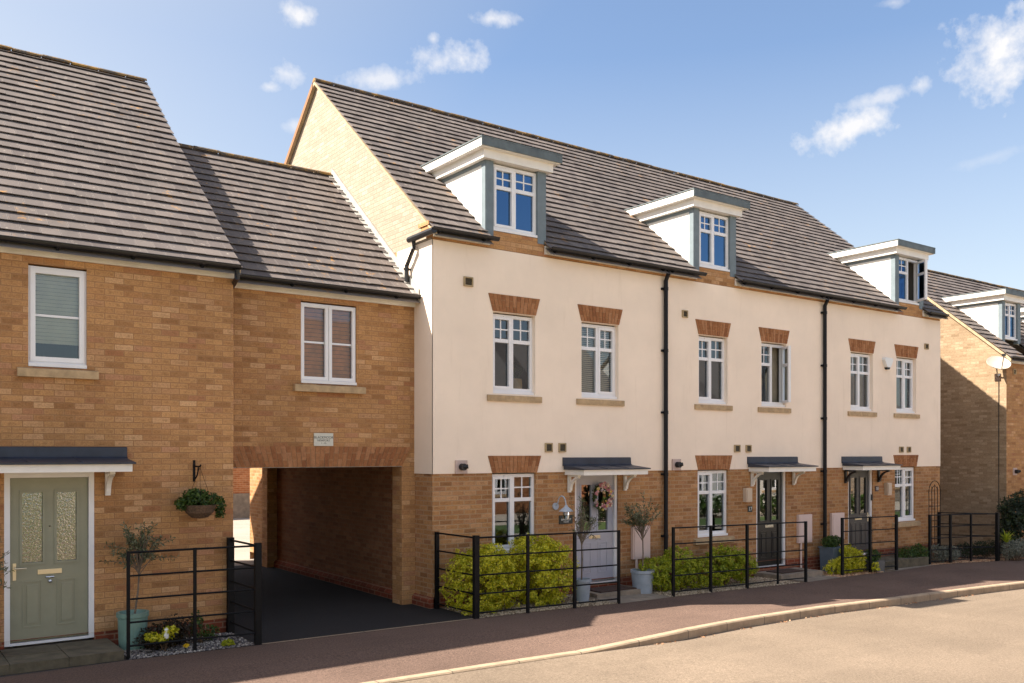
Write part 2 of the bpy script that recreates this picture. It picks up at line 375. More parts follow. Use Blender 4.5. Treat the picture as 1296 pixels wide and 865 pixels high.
def arr_mesh(name, V, F, rnd, mat, parent=None, smooth=False):
    """numpy: V (n,3), F (m,k) faces"""
    me = bpy.data.meshes.new(name); me.from_pydata(V.tolist(), [], F.tolist())
    at = me.attributes.new('rnd', 'FLOAT', 'FACE'); at.data.foreach_set('value', rnd.astype(float).tolist())
    me.materials.append(M[mat])
    o = bpy.data.objects.new(name, me); COL.objects.link(o)
    if parent is not None: attach(o, parent)
    return o
def text(body, loc, size, mat, parent, name='lettering', align='CENTER', rot=(math.pi/2, 0, 0)):
    cu = bpy.data.curves.new(name, 'FONT'); cu.body = body; cu.size = size; cu.align_x = align; cu.align_y = 'CENTER'; cu.extrude = 0.001
    t = bpy.data.objects.new('tmp', cu); COL.objects.link(t)
    me = bpy.data.meshes.new_from_object(t); bpy.data.objects.remove(t); me.materials.clear(); me.materials.append(M[mat])
    o = bpy.data.objects.new(name, me); COL.objects.link(o); o.location = loc; o.rotation_euler = rot
    attach(o, parent); return o

def wall_sheet(mb, x0, x1, z0, z1, y, holes, depth=0.11, swap=False):
    xs = sorted({x0, x1, *[h[0] for h in holes], *[h[1] for h in holes]}); zs = sorted({z0, z1, *[h[2] for h in holes], *[h[3] for h in holes]})
    xs = [x for x in xs if x0 <= x <= x1]; zs = [z for z in zs if z0 <= z <= z1]
    for a, b in zip(xs, xs[1:]):
        for c, d in zip(zs, zs[1:]):
            mx, mz = (a+b)/2, (c+d)/2
            if any(h[0] < mx < h[1] and h[2] < mz < h[3] for h in holes): continue
            mb.face([(a,y,c),(b,y,c),(b,y,d),(a,y,d)], swap=swap)
    e = y + depth
    for a, b, c, d in holes:
        c2, d2 = max(c, z0), min(d, z1)
        if c2 >= d2 or a < x0 or b > x1: continue
        mb.face([(a,y,c2),(a,y,d2),(a,e,d2),(a,e,c2)]); mb.face([(b,y,c2),(b,e,c2),(b,e,d2),(b,y,d2)])
        if c >= z0: mb.face([(a,y,c),(a,e,c),(b,e,c),(b,y,c)])
        if d <= z1: mb.face([(a,y,d),(b,y,d),(b,e,d),(a,e,d)])

# ------------------------------------------------------------------ windows and doors
def slats(x0, x1, z0, z1, y, pitch=0.035, tilt=0.012, cover=0.75):
    mb = MB(); z = z0
    while z < z1:
        mb.face([(x0, y-tilt, z), (x1, y-tilt, z), (x1, y+tilt, z+pitch*cover), (x0, y+tilt, z+pitch*cover)]); z += pitch
    return mb
def window(root, x0, x1, z0, z1, y, style='cross', sill=True, blind=None, sill_mat='stone', fr=0.055, glass='glass'):
    """frame front at y; x0..x1, z0..z1 is the wall opening"""
    f = MB(); xm = (x0+x1)/2
    zt = z1 - 0.02; zb = z0 + 0.045
    f.box(x0, x0+fr, y, y+0.07, zb, zt); f.box(x1-fr, x1, y, y+0.07, zb, zt)
    f.box(x0+fr, x1-fr, y, y+0.07, zt-fr, zt); f.box(x0+fr, x1-fr, y, y+0.07, zb, zb+fr)
    f.box(x0+0.002, x1-0.002, y-0.045, y+0.07, z0+0.004, zb)              # plastic cill
    f.box(x0+(x1-x0)*0.3, x1-(x1-x0)*0.3, y-0.014, y, zt-0.04, zt-0.022)  # trickle vent
    ix0, ix1, iz0, iz1 = x0+fr, x1-fr, zb+fr, zt-fr
    panes = []; yp = y+0.035; gb = 0.011
    def sash(a, b, c, d, t=0.042, yy=None):
        yy = y-0.012 if yy is None else yy
        f.box(a, a+t, yy, yy+0.055, c, d); f.box(b-t, b, yy, yy+0.055, c, d)
        f.box(a+t, b-t, yy, yy+0.055, d-t, d); f.box(a+t, b-t, yy, yy+0.055, c, c+t)
        return a+t, b-t, c+t, d-t
    def cross(a, b, c, d):
        f.box((a+b)/2-gb, (a+b)/2+gb, yp-0.008, yp+0.008, c, d); f.box(a, (a+b)/2-gb, yp-0.007, yp+0.007, (c+d)/2-gb, (c+d)/2+gb); f.box((a+b)/2+gb, b, yp-0.007, yp+0.007, (c+d)/2-gb, (c+d)/2+gb)
    root_sash = None
    if style in ('cross', 'cross_r', 'open'):
        mw = 0.032; zr = iz0 + (iz1-iz0)*0.675
        f.box(xm-mw, xm+mw, y, y+0.068, iz0, iz1)
        op = 0 if style == 'cross' else 1
        for k, (a, b) in enumerate(((ix0, xm-mw), (xm+mw, ix1))):
            if style == 'open' and k == 1: continue
            if k == op: a, b, c, d = sash(a-0.014, b+0.014, iz0-0.014, iz1+0.014)
            else: c, d = iz0, iz1
            f.box(a, b, y+0.004, y+0.062, zr-0.03, zr+0.03)
            cross(a, b, zr+0.03, d); panes.append((a, b, c, d))
    elif style == 'single':
        a, b, c, d = sash(ix0-0.02, ix1+0.02, iz0-0.02, iz1+0.02, 0.055)
        zz = c+(d-c)*0.5; f.box(a, b, yp-0.008, yp+0.008, zz-0.014, zz+0.014); panes.append((a, b, c, d))
    elif style == 'pair':
        for a, b in ((ix0-0.02, xm-0.004), (xm+0.004, ix1+0.02)):
            a, b, c, d = sash(a, b, iz0-0.02, iz1+0.02, 0.05); zz = c+(d-c)*0.5
            f.box(a, b, yp-0.008, yp+0.008, zz-0.014, zz+0.014); panes.append((a, b, c, d))
        f.box(xm-0.03, xm+0.03, y+0.045, y+0.07, iz0, iz1)
    w = f.build('window', 'upvc', root)
    pb = MB()
    for a, b, c, d in panes: pb.face([(a, yp, c), (b, yp, c), (b, yp, d), (a, yp, d)])
    pb.build('pane', glass, w)
    if style == 'open':                       # right casement swung out on its right edge
        f2 = MB(); a, b, c, d = xm+mw-0.01, ix1+0.012, iz0-0.012, iz1+0.012
        ang = R(62); hx, hy = b, y-0.012
        def rot(mb):
            for i, p in enumerate(mb.v):
                dx, dy = p.x-hx, p.y-hy
                mb.v[i] = Vector((hx+dx*math.cos(ang)-dy*math.sin(ang), hy+dx*math.sin(ang)+dy*math.cos(ang), p.z))
        t = 0.05
        f2.box(a, a+t, hy-0.03, hy+0.025, c, d); f2.box(b-t, b, hy-0.03, hy+0.025, c, d)
        f2.box(a+t, b-t, hy-0.03, hy+0.025, d-t, d); f2.box(a+t, b-t, hy-0.03, hy+0.025, c, c+t)
        zr2 = iz0+(iz1-iz0)*0.675; f2.box(a+t, b-t, hy-0.025, hy+0.02, zr2-0.03, zr2+0.03)
        p2 = MB(); p2.face([(a+t, hy, c+t), (b-t, hy, c+t), (b-t, hy, d-t), (a+t, hy, d-t)])
        rot(f2); rot(p2); f2.build('open_casement', 'upvc', w); p2.build('pane', glass, w)
    if sill:
        s = MB(); s.prism([(y-0.115, z0-0.125), (y-0.115, z0-0.03), (y+0.06, z0+0.0), (y+0.06, z0-0.125)], 'x', x0-0.12, x1+0.12)
        s.build('sill', sill_mat, w)
    if blind == 'venetian': slats(x0+0.03, x1-0.03, z0+0.05, z1-0.03, y+0.10).build('blind', 'blind', w)
    if blind == 'wood': slats(x0+0.03, x1-0.03, z0+0.05, z1-0.03, y+0.09, 0.06, 0.008, 0.96).build('blind', 'woodblind', w)
    if blind == 'roller':
        slats(x0+0.03, x1-0.03, z0+(z1-z0)*0.24, z1-0.03, y+0.085, 0.045, 0.004, 0.97).build('blind', 'blind', w)
    if blind == 'half': b2 = MB(); b2.face([(x0+0.03, y+0.09, z0+(z1-z0)*0.80), (x1-0.03, y+0.09, z0+(z1-z0)*0.80), (x1-0.03, y+0.09, z1-0.03), (x0+0.03, y+0.09, z1-0.03)]); b2.build('blind', 'blind', w)
    if blind == 'curtain':
        c = MB()
        for a, b in ((x0-0.05, x0+(x1-x0)*0.30), (x0+(x1-x0)*0.66, x1+0.05)):
            n = 14
            for k in range(n):
                p, q = a+(b-a)*k/n, a+(b-a)*(k+1)/n; e = lambda i: y+0.2+0.025*math.sin(i*2.2)
                c.face([(p, e(k), z0), (q, e(k+1), z0), (q, e(k+1), z1), (p, e(k), z1)])
        c.build('curtain', 'curtain', w, True)
    if blind == 'net':
        c = MB(); n = 30
        for k in range(n):
            p, q = x0+(x1-x0)*k/n, x0+(x1-x0)*(k+1)/n; e = lambda i: y+0.17+0.015*math.sin(i*1.9)
            c.face([(p, e(k), z0), (q, e(k+1), z0), (q, e(k+1), z1), (p, e(k), z1)])
        c.build('curtain', 'curtain', w, True)
    return w
def voussoirs(bx, tx, z0, z1, y, n, depth=0.06):
    """splayed soldier bricks, each cut into a long and a short stone alternately"""
    mb = MB(); g = 0.0042
    for k in range(n):
        f0, f1 = k/n, (k+1)/n; cut = 0.68 if k % 2 else 0.34; jog = random.uniform(0, 0.003)
        P = lambda f, q: (bx(f)+(tx(f)-bx(f))*q, z0+(z1-z0)*q)
        for q0, q1 in ((0, cut-0.014), (cut+0.014, 1)):
            a, b, c, d = P(f0, q0), P(f1, q0), P(f1, q1), P(f0, q1); i0 = len(mb.f); r = random.random()
            mb.prism([(a[0]+g, a[1]), (b[0]-g, b[1]), (c[0]-g, c[1]), (d[0]+g, d[1])], 'y', y-jog, y+depth)
            for i in range(i0, len(mb.f)): mb.rnd[i] = r
    return mb
def lintel(root, x0, x1, z0, z1, y, flare=0.085):
    o = voussoirs(lambda f: x0+(x1-x0)*f, lambda f: x0-flare+(x1-x0+2*flare)*f, z0, z1, y, 13).build('brick_lintel', 'voussoir', root)
    b = MB(); b.prism([(x0, z0+0.003), (x1, z0+0.003), (x1+flare, z1-0.003), (x0-flare, z1-0.003)], 'y', y+0.006, y+0.055)
    b.build('mortar', 'joint', o); return o
def door(root, x0, x1, z0, z1, y, mat, glass, handle=None, knocker=False, plate='brass'):
    """frame outer x0..x1"""
    f = MB(); t = 0.06
    f.box(x0, x0+t, y-0.02, y+0.08, z0, z1); f.box(x1-t, x1, y-0.02, y+0.08, z0, z1); f.box(x0+t, x1-t, y-0.02, y+0.08, z1-t, z1)
    f.box(x0+t, x1-t, y-0.03, y+0.08, z0, z0+0.03)
    a, b, c, d = x0+t+0.004, x1-t-0.004, z0+0.034, z1-t-0.004
    yl = y+0.02; w = b-a; h = d-c
    gx = [(a+w*0.15, a+w*0.41), (a+w*0.59, a+w*0.85)]; g0, g1 = c+h*0.48, c+h*0.91
    m = MB(); wall_sheet(m, a, b, c, d, yl, [(p, q, g0, g1) for p, q in gx], 0.025)
    m.box(a, b, yl+0.03, yl+0.05, c, g0-0.01); m.face([(a, yl, c), (a, yl, d), (a, yl+0.05, d), (a, yl+0.05, c)])
    def mould(p, q, e, g, tt=0.028, out=0.012):
        m.box(p-tt, q+tt, yl-out, yl-0.0005, g, g+tt); m.box(p-tt, q+tt, yl-out, yl-0.0005, e-tt, e)
        m.box(p-tt, p, yl-out, yl-0.0005, e, g); m.box(q, q+tt, yl-out, yl-0.0005, e, g)
    for p, q in gx:
        mould(p, q, g0, g1)
        e, g = c+h*0.09, c+h*0.36; mould(p+0.02, q-0.02, e, g, 0.018, 0.008)
        m.prism([(p+0.05, e+0.035), (q-0.05, e+0.035), (q-0.05, g-0.035), (p+0.05, g-0.035)], 'y', yl-0.010, yl-0.0005)
    fr = f.build('door', 'upvc', root)       # the door with its frame; the leaf and fittings are its sub-parts
    m.build('leaf', mat, fr)
    p = MB()
    for u, v in gx: p.face([(u, yl+0.018, g0), (v, yl+0.018, g0), (v, yl+0.018, g1), (u, yl+0.018, g1)])
    p.build('glass_panel', glass, fr)
    k = MB(); k.box((a+b)/2-0.13, (a+b)/2+0.13, yl-0.012, yl-0.0005, c+h*0.405, c+h*0.405+0.055); k.box((a+b)/2-0.11, (a+b)/2+0.11, yl-0.018, yl-0.012, c+h*0.405+0.01, c+h*0.405+0.045)
    k.build('letter_plate', plate, fr)
    if handle:
        k = MB(); hx = a+0.045 if handle == 'left' else b-0.045; sg = 1 if handle == 'left' else -1; hz = c+h*0.45
        k.box(hx-0.018, hx+0.018, yl-0.010, yl-0.0005, hz-0.14, hz+0.06)
        k.tube([(hx, yl-0.01, hz), (hx, yl-0.05, hz), (hx+sg*0.12, yl-0.052, hz-0.003)], 0.009, 8)
        k.build('handle', plate, fr)
    if knocker:
        k = MB(); kz = c+h*0.375; kx = (a+b)/2
        k.tube([(kx-0.045, yl-0.012, kz+0.02), (kx+0.045, yl-0.012, kz+0.02)], 0.012, 8); k.lathe((kx, yl-0.03, kz-0.028), [(0, -0.024), (0.017, -0.016), (0.024, 0), (0.017, 0.016), (0, 0.024)], 12)
        k.build('knocker', 'chrome', fr, True)
        k = MB(); k.lathe((kx, yl-0.004, c+h*0.70), [(0, -0.012), (0.012, 0), (0, 0.012)], 10); k.build('spyhole', 'ventdark', fr)
    d0 = MB(); d0.face([(a, y+0.3, c), (b, y+0.3, c), (b, y+0.3, d), (a, y+0.3, d)])
    return fr
def canopy(root, x0, x1, z0, y, depth=0.52, rise=0.19, bmat='white', brackets=None):
    c = MB(); f = 0.09
    c.box(x0, x1, y-depth, y-depth+0.022, z0, z0+f); c.box(x0, x0+0.022, y-depth+0.022, y-0.016, z0+0.001, z0+f-0.001); c.box(x1-0.022, x1, y-depth+0.022, y-0.016, z0+0.001, z0+f-0.001)
    c.box(x0+0.022, x1-0.022, y-depth+0.022, y-0.016, z0+0.03, z0+0.045)
    o = c.build('canopy', 'white', root)
    l = MB(); l.prism([(y-depth-0.035, z0+f+0.002), (y-depth-0.035, z0+f+0.022), (y-0.03, z0+f+0.075), (y-0.03, z0+f+0.002)], 'x', x0-0.035, x1+0.035)
    for k in range(1, 3):
        xx = x0+(x1-x0)*k/3; l.prism([(y-depth-0.034, z0+f+0.03), (y-0.031, z0+f+0.083), (y-0.031, z0+f+0.06), (y-depth-0.034, z0+f+0.01)], 'x', xx-0.012, xx+0.012)
    u = MB(); u.prism([(y-0.075, z0+f+0.072), (y-0.040, z0+f+0.09), (y-0.034, z0+f+rise+0.01), (y-0.016, z0+f+rise+0.02), (y-0.016, z0+f+0.06)], 'x', x0-0.05, x1+0.05); u.build('lead_upstand', 'lead_up', o)
    l.build('lead_roof', 'lead', o)
    for xx in (brackets or (x0+0.09, x1-0.09)):
        b = MB(); t = 0.03; H = 0.30; D = 0.30
        b.box(xx-t, xx+t, y-0.05, y-0.016, z0-H, z0); b.box(xx-t, xx+t, y-D, y-0.05, z0-0.035, z0)
        P = []
        for i in range(7):
            a = math.pi/2*i/6; P.append((y-0.05-(D-0.08)*(1-math.cos(a)), z0-H+0.05+(H-0.085)*math.sin(a)))
        Q = [(p+0.012, q-0.035) for p, q in P]
        for i in range(6):
            b.prism([P[i], P[i+1], (P[i+1][0]-0.03, P[i+1][1]-0.02), (P[i][0]-0.03, P[i][1]-0.02)], 'x', xx-t+0.004, xx+t-0.004)
        b.build('bracket', bmat, o)
    return o

# ------------------------------------------------------------------ roofs
PITCH = R(40.0); CP, SP = math.cos(PITCH), math.sin(PITCH)
def tiled(root, x0, x1, ey, ez, ry, gauge=0.232, tw=0.215, cuts=(), name='roof', t=0.034):
    """front slope from the eave line (ey, ez) up to the ridge at y = ry; every tile a slab of its own inside one mesh"""
    Ls = (ry-ey)/CP; n = int(Ls/gauge)+1; mb = MB(); slope = math.tan(PITCH)
    def P(x, s, h): return (x, ey+s*CP-h*SP, ez+s*SP+h*CP)
    for i in range(n):
        s0 = i*gauge; s1 = min(s0+gauge+0.05, Ls)
        if s0 >= Ls-0.03: break
        x = x0 - (tw/2 if i % 2 else 0)
        while x < x1-0.001:
            a, b = max(x, x0), min(x+tw-0.004, x1); x += tw
            if b-a < 0.01: continue
            yy = ey+s0*CP; zz = ez+s0*SP; segs = [(a, b)]
            for c0, c1, zc in cuts:
                if zz < zc:
                    new = []
                    for p, q in segs:
                        if q <= c0 or p >= c1: new.append((p, q))
                        else:
                            if p < c0: new.append((p, c0))
                            if q > c1: new.append((c1, q))
                    segs = new
            for p, q in segs:
                if q-p < 0.008: continue
                j = random.uniform(-0.003, 0.004); r = random.random(); k = random.uniform(-0.004, 0.004)
                h0, h1 = t+j, 0.003
                A, B, C, D = P(p, s0+k, h0), P(q, s0+k, h0+random.uniform(-.0015,.0015)), P(q, s1, h1), P(p, s1, h1)
                mb.face([A, B, C, D], [(0.01, 0), (0.99, 0), (0.99, 1), (0.01, 1)], r=r); hb = h0-0.010
                A2, B2 = P(p, s0+k, hb), P(q, s0+k, hb); A3, B3 = P(p, s0+k+0.07, 0.002), P(q, s0+k+0.07, 0.002); hf = [(0.5, 0.5)]*4
                mb.face([A2, B2, B, A], hf, r=r); mb.face([A3, B3, B2, A2], hf, r=r); mb.face([A, D, A3, A2], hf, r=r); mb.face([B, B2, B3, C], hf, r=r)
    o = mb.build(name, 'tile', root)
    return o
def deck(mb, x0, x1, ey, ez, ry, by, cuts=()):
    """solid sheet under the front slope, and the plain rear slope down to y = by"""
    slope = math.tan(PITCH); rz = ez+(ry-ey)*slope
    xs = sorted({x0, x1, *[c[0] for c in cuts], *[c[1] for c in cuts]}); xs = [x for x in xs if x0 <= x <= x1]
    for a, b in zip(xs, xs[1:]):
        m = (a+b)/2; y0 = ey
        for c0, c1, zc in cuts:
            if c0 < m < c1: y0 = ey+(zc-ez)/slope
        z0 = ez+(y0-ey)*slope
        mb.face([(a, y0, z0-0.006), (b, y0, z0-0.006), (b, ry, rz-0.006), (a, ry, rz-0.006)])
        mb.face([(a, y0, z0-0.07), (a, ry, rz-0.07), (b, ry, rz-0.07), (b, y0, z0-0.07)])
    mb.face([(x0, ry, rz-0.006), (x1, ry, rz-0.006), (x1, by, rz-(by-ry)*slope), (x0, by, rz-(by-ry)*slope)])
def ridge_tiles(root, x0, x1, y, z, parent):
    mb = MB(); x = x0
    while x < x1-0.05:
        e = min(x+0.44, x1); n = 6; j = random.uniform(-0.006, 0.006)
        for k in range(n):
            a, b = math.pi*(k/n)*0.9+0.157, math.pi*((k+1)/n)*0.9+0.157; r0 = 0.085; 
            p = lambda t, r, xx: (xx, y-math.cos(t)*r, z-0.055+math.sin(t)*r+j)
            mb.face([p(a, r0, x), p(a, r0, e-0.008), p(b, r0, e-0.008), p(b, r0, x)])
        mb.face([(x, y-math.cos(t)*0.085, z-0.055+math.sin(t)*0.085+j) for t in [math.pi*(k/n)*0.9+0.157 for k in range(n+1)]])
        x = e
    return mb.build('ridge_tiles', 'ridge', parent)
def gutter(root, x0, x1, y, z, brackets=True, r=0.052):
    g = MB(); n = 8
    # half-round trough with a bead, open at the top
    prof = [(y-r*math.cos(math.pi*k/n), z-r*math.sin(math.pi*k/n)) for k in range(n+1)]
    inn = [(y-(r-0.006)*math.cos(math.pi*k/n), z-(r-0.006)*math.sin(math.pi*k/n)) for k in range(n, -1, -1)]
    g.prism(prof+inn, 'x', x0, x1)
    g.tube([(x0, y-r, z), (x1, y-r, z)], 0.008, 6)
    for e in (x0+0.001, x1-0.001): g.face([(e, p, q) for p, q in prof])
    if brackets:
        x = x0+0.12
        while x < x1-0.05:
            g.prism([(y-r-0.008, z+0.004), (y-r*0.7, z-r*0.85), (y, z-r-0.016), (y+r+0.02, z-r-0.045), (y+r+0.045, z+0.01), (y+r, z), (y, z-r+0.001)], 'x', x-0.016, x+0.016); x += 0.85
    return g.build('gutter', 'gutter', root)

def GZ(x): return -0.018*max(0.0, min(x, 45.0)-8.5)      # the street falls gently to the right
# ================================================================== LAYOUT (metres; pavement at z = 0, camera above the origin)
MY = 12.0; LY = 12.53; RY = 11.985           # main and left facades, recessed link facade, face of the render
ZL = 2.07                                    # top of the brick ground floor
SHX = [7.18, 12.15, 17.03, 21.90]
EY, EZ, RIDGE = 11.80, 5.78, 16.30
RZ = EZ+(RIDGE-EY)*math.tan(PITCH)

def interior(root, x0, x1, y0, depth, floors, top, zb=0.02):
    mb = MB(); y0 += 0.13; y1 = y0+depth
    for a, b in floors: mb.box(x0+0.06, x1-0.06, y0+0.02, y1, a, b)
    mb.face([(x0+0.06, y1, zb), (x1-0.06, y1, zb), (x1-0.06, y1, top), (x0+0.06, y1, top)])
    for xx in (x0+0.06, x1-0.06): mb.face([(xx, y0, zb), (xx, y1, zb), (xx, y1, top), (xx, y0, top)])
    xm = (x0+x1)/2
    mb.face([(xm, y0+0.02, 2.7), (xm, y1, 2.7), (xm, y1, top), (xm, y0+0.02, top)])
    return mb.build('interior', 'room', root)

def vent_part(root, x0, x1, z0, z1, y, mat='vent'):
    v = MB(); e = 0.02
    v.box(x0, x0+e, y-0.03, y-0.001, z0, z1); v.box(x1-e, x1, y-0.03, y-0.001, z0, z1); v.box(x0+e, x1-e, y-0.03, y-0.001, z0, z0+e); v.box(x0+e, x1-e, y-0.03, y-0.001, z1-e, z1)
    o = v.build('air_vent', mat, root)
    s = MB(); n = 4
    s.face([(x0+e, y-0.003, z0+e), (x1-e, y-0.003, z0+e), (x1-e, y-0.003, z1-e), (x0+e, y-0.003, z1-e)])
    for k in range(n):
        z = z0+e+(z1-z0-2*e)*k/n; s.face([(x0+e, y-0.022, z), (x1-e, y-0.022, z), (x1-e, y-0.006, z+0.02), (x0+e, y-0.006, z+0.02)])
    s.build('louvre', 'ventdark', o); return o
def flue_part(root, x0, x1, z0, z1, y):
    f = MB(); f.box(x0, x1, y-0.025, y-0.001, z0, z1); o = f.build('boiler_flue', 'flueplate', root)
    c = ((x0+x1)/2, (z0+z1)/2); t = MB(); t.tube([(c[0], y-0.026, c[1]), (c[0], y-0.11, c[1])], 0.055, 14); t.tube([(c[0], y-0.085, c[1]), (c[0]+0.055, y-0.13, c[1]+0.01)], 0.035, 10)
    t.build('flue_pipe', 'blackflue', o)
def meter_part(root, x0, x1, z0, z1, y, pipe=True):
    m = MB(); m.box(x0, x1, y-0.06, y-0.001, z0, z1); o = m.build('meter_box', 'pinkbox', root)
    d = MB(); d.box(x0+0.03, x1-0.03, y-0.072, y-0.0605, z0+0.03, z1-0.03); d.build('meter_box_door', 'pinkbox', o)
    if pipe: p = MB(); p.tube([(x0+0.10, y-0.04, z0-0.001), (x0+0.10, y-0.04, GZ(x0)-0.02)], 0.022, 8); p.build('cable_duct', 'pinkbox', o)
def downpipe(root, x, y, ztop, zbot):
    p = MB(); r = 0.04
    p.tube([(x, y-0.12, ztop), (x, y-0.12, ztop-0.09), (x, y-0.06, ztop-0.20), (x, y-0.06, zbot)], r, 10)
    z = ztop-0.35
    while z > zbot+0.3:
        p.box(x-0.075, x+0.075, y-0.045, y-0.001, z-0.02, z+0.02); p.tube([(x, y-0.06, z-0.03), (x, y-0.06, z+0.03)], r+0.007, 10); z -= 1.15
    return p.build('downpipe', 'pipe', root, False)

def dormer(root, x0, x1, style, light=None, xface=MY, zb=5.93, zt=7.11, win=(5.99, 7.10), slope0=None, eave=None):
    """box dormer with flat roof, front face at y = xface"""
    e_y, e_z = eave or (EY, EZ); sl = math.tan(PITCH)
    roofz = lambda y: e_z+(y-e_y)*sl
    yb = e_y+(zt-e_z)/sl; yt = e_y+(zt+0.29-e_z)/sl
    y0 = xface; pw = 0.145
    c = MB(); c.box(x0-0.10, x1+0.10, y0-0.10, yt-0.16, zt, zt+0.137); c.box(x0-0.19, x1+0.19, y0-0.18, yt, zt+0.1365, zt+0.145)
    o = c.build('dormer', 'white', root)
    for a, b in ((x0, x0+0.09), (x1-0.09, x1)):
        d = MB(); d.prism([(y0+0.012, roofz(y0)-0.05), (y0+0.012, zt), (yb+0.1, zt), (yb+0.1, zt-0.02)], 'x', a, b); d.build('cheek', 'cheek', o)
    p = MB(); p.prism([(y0-0.012, zb-0.03), (y0-0.012, zt-0.001), (yb-0.05, zt-0.001), (yb-0.05, zt-0.06), (y0+0.10, zt-0.06), (y0+0.10, zb-0.03)], 'x', x0-0.012, x0-0.0015); p.box(x0-0.001, x0+pw, y0-0.019, y0+0.10, zb-0.03, zt-0.001); p.build('corner_board', 'pilaster', o)  # corner board; its grey strip along the cheek top stands in for cornice shade
    p = MB(); p.box(x1-pw-0.02, x1+0.012, y0-0.019, y0+0.10, zb-0.03, zt-0.001); p.build('corner_board', 'pilaster', o)
    f = MB(); f.box(x0-0.2, x1+0.2, y0-0.19, yt+0.02, zt+0.146, zt+0.275); f.build('roof_edge', 'white', o)
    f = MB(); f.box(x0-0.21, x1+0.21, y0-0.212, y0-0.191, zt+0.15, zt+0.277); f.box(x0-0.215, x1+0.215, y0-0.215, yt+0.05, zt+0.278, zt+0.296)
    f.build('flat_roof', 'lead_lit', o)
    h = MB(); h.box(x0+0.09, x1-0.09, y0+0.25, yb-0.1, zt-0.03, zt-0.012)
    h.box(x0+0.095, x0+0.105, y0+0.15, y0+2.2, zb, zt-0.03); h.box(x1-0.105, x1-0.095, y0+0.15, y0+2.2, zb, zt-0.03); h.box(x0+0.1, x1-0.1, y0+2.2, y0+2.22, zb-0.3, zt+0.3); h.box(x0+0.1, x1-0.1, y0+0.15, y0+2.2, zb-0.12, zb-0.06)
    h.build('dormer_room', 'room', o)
    window(root, x0+pw, x1-pw-0.02, win[0], win[1], y0+0.03, style, sill=False, blind=light, glass='glass_sky_blue')
    return o

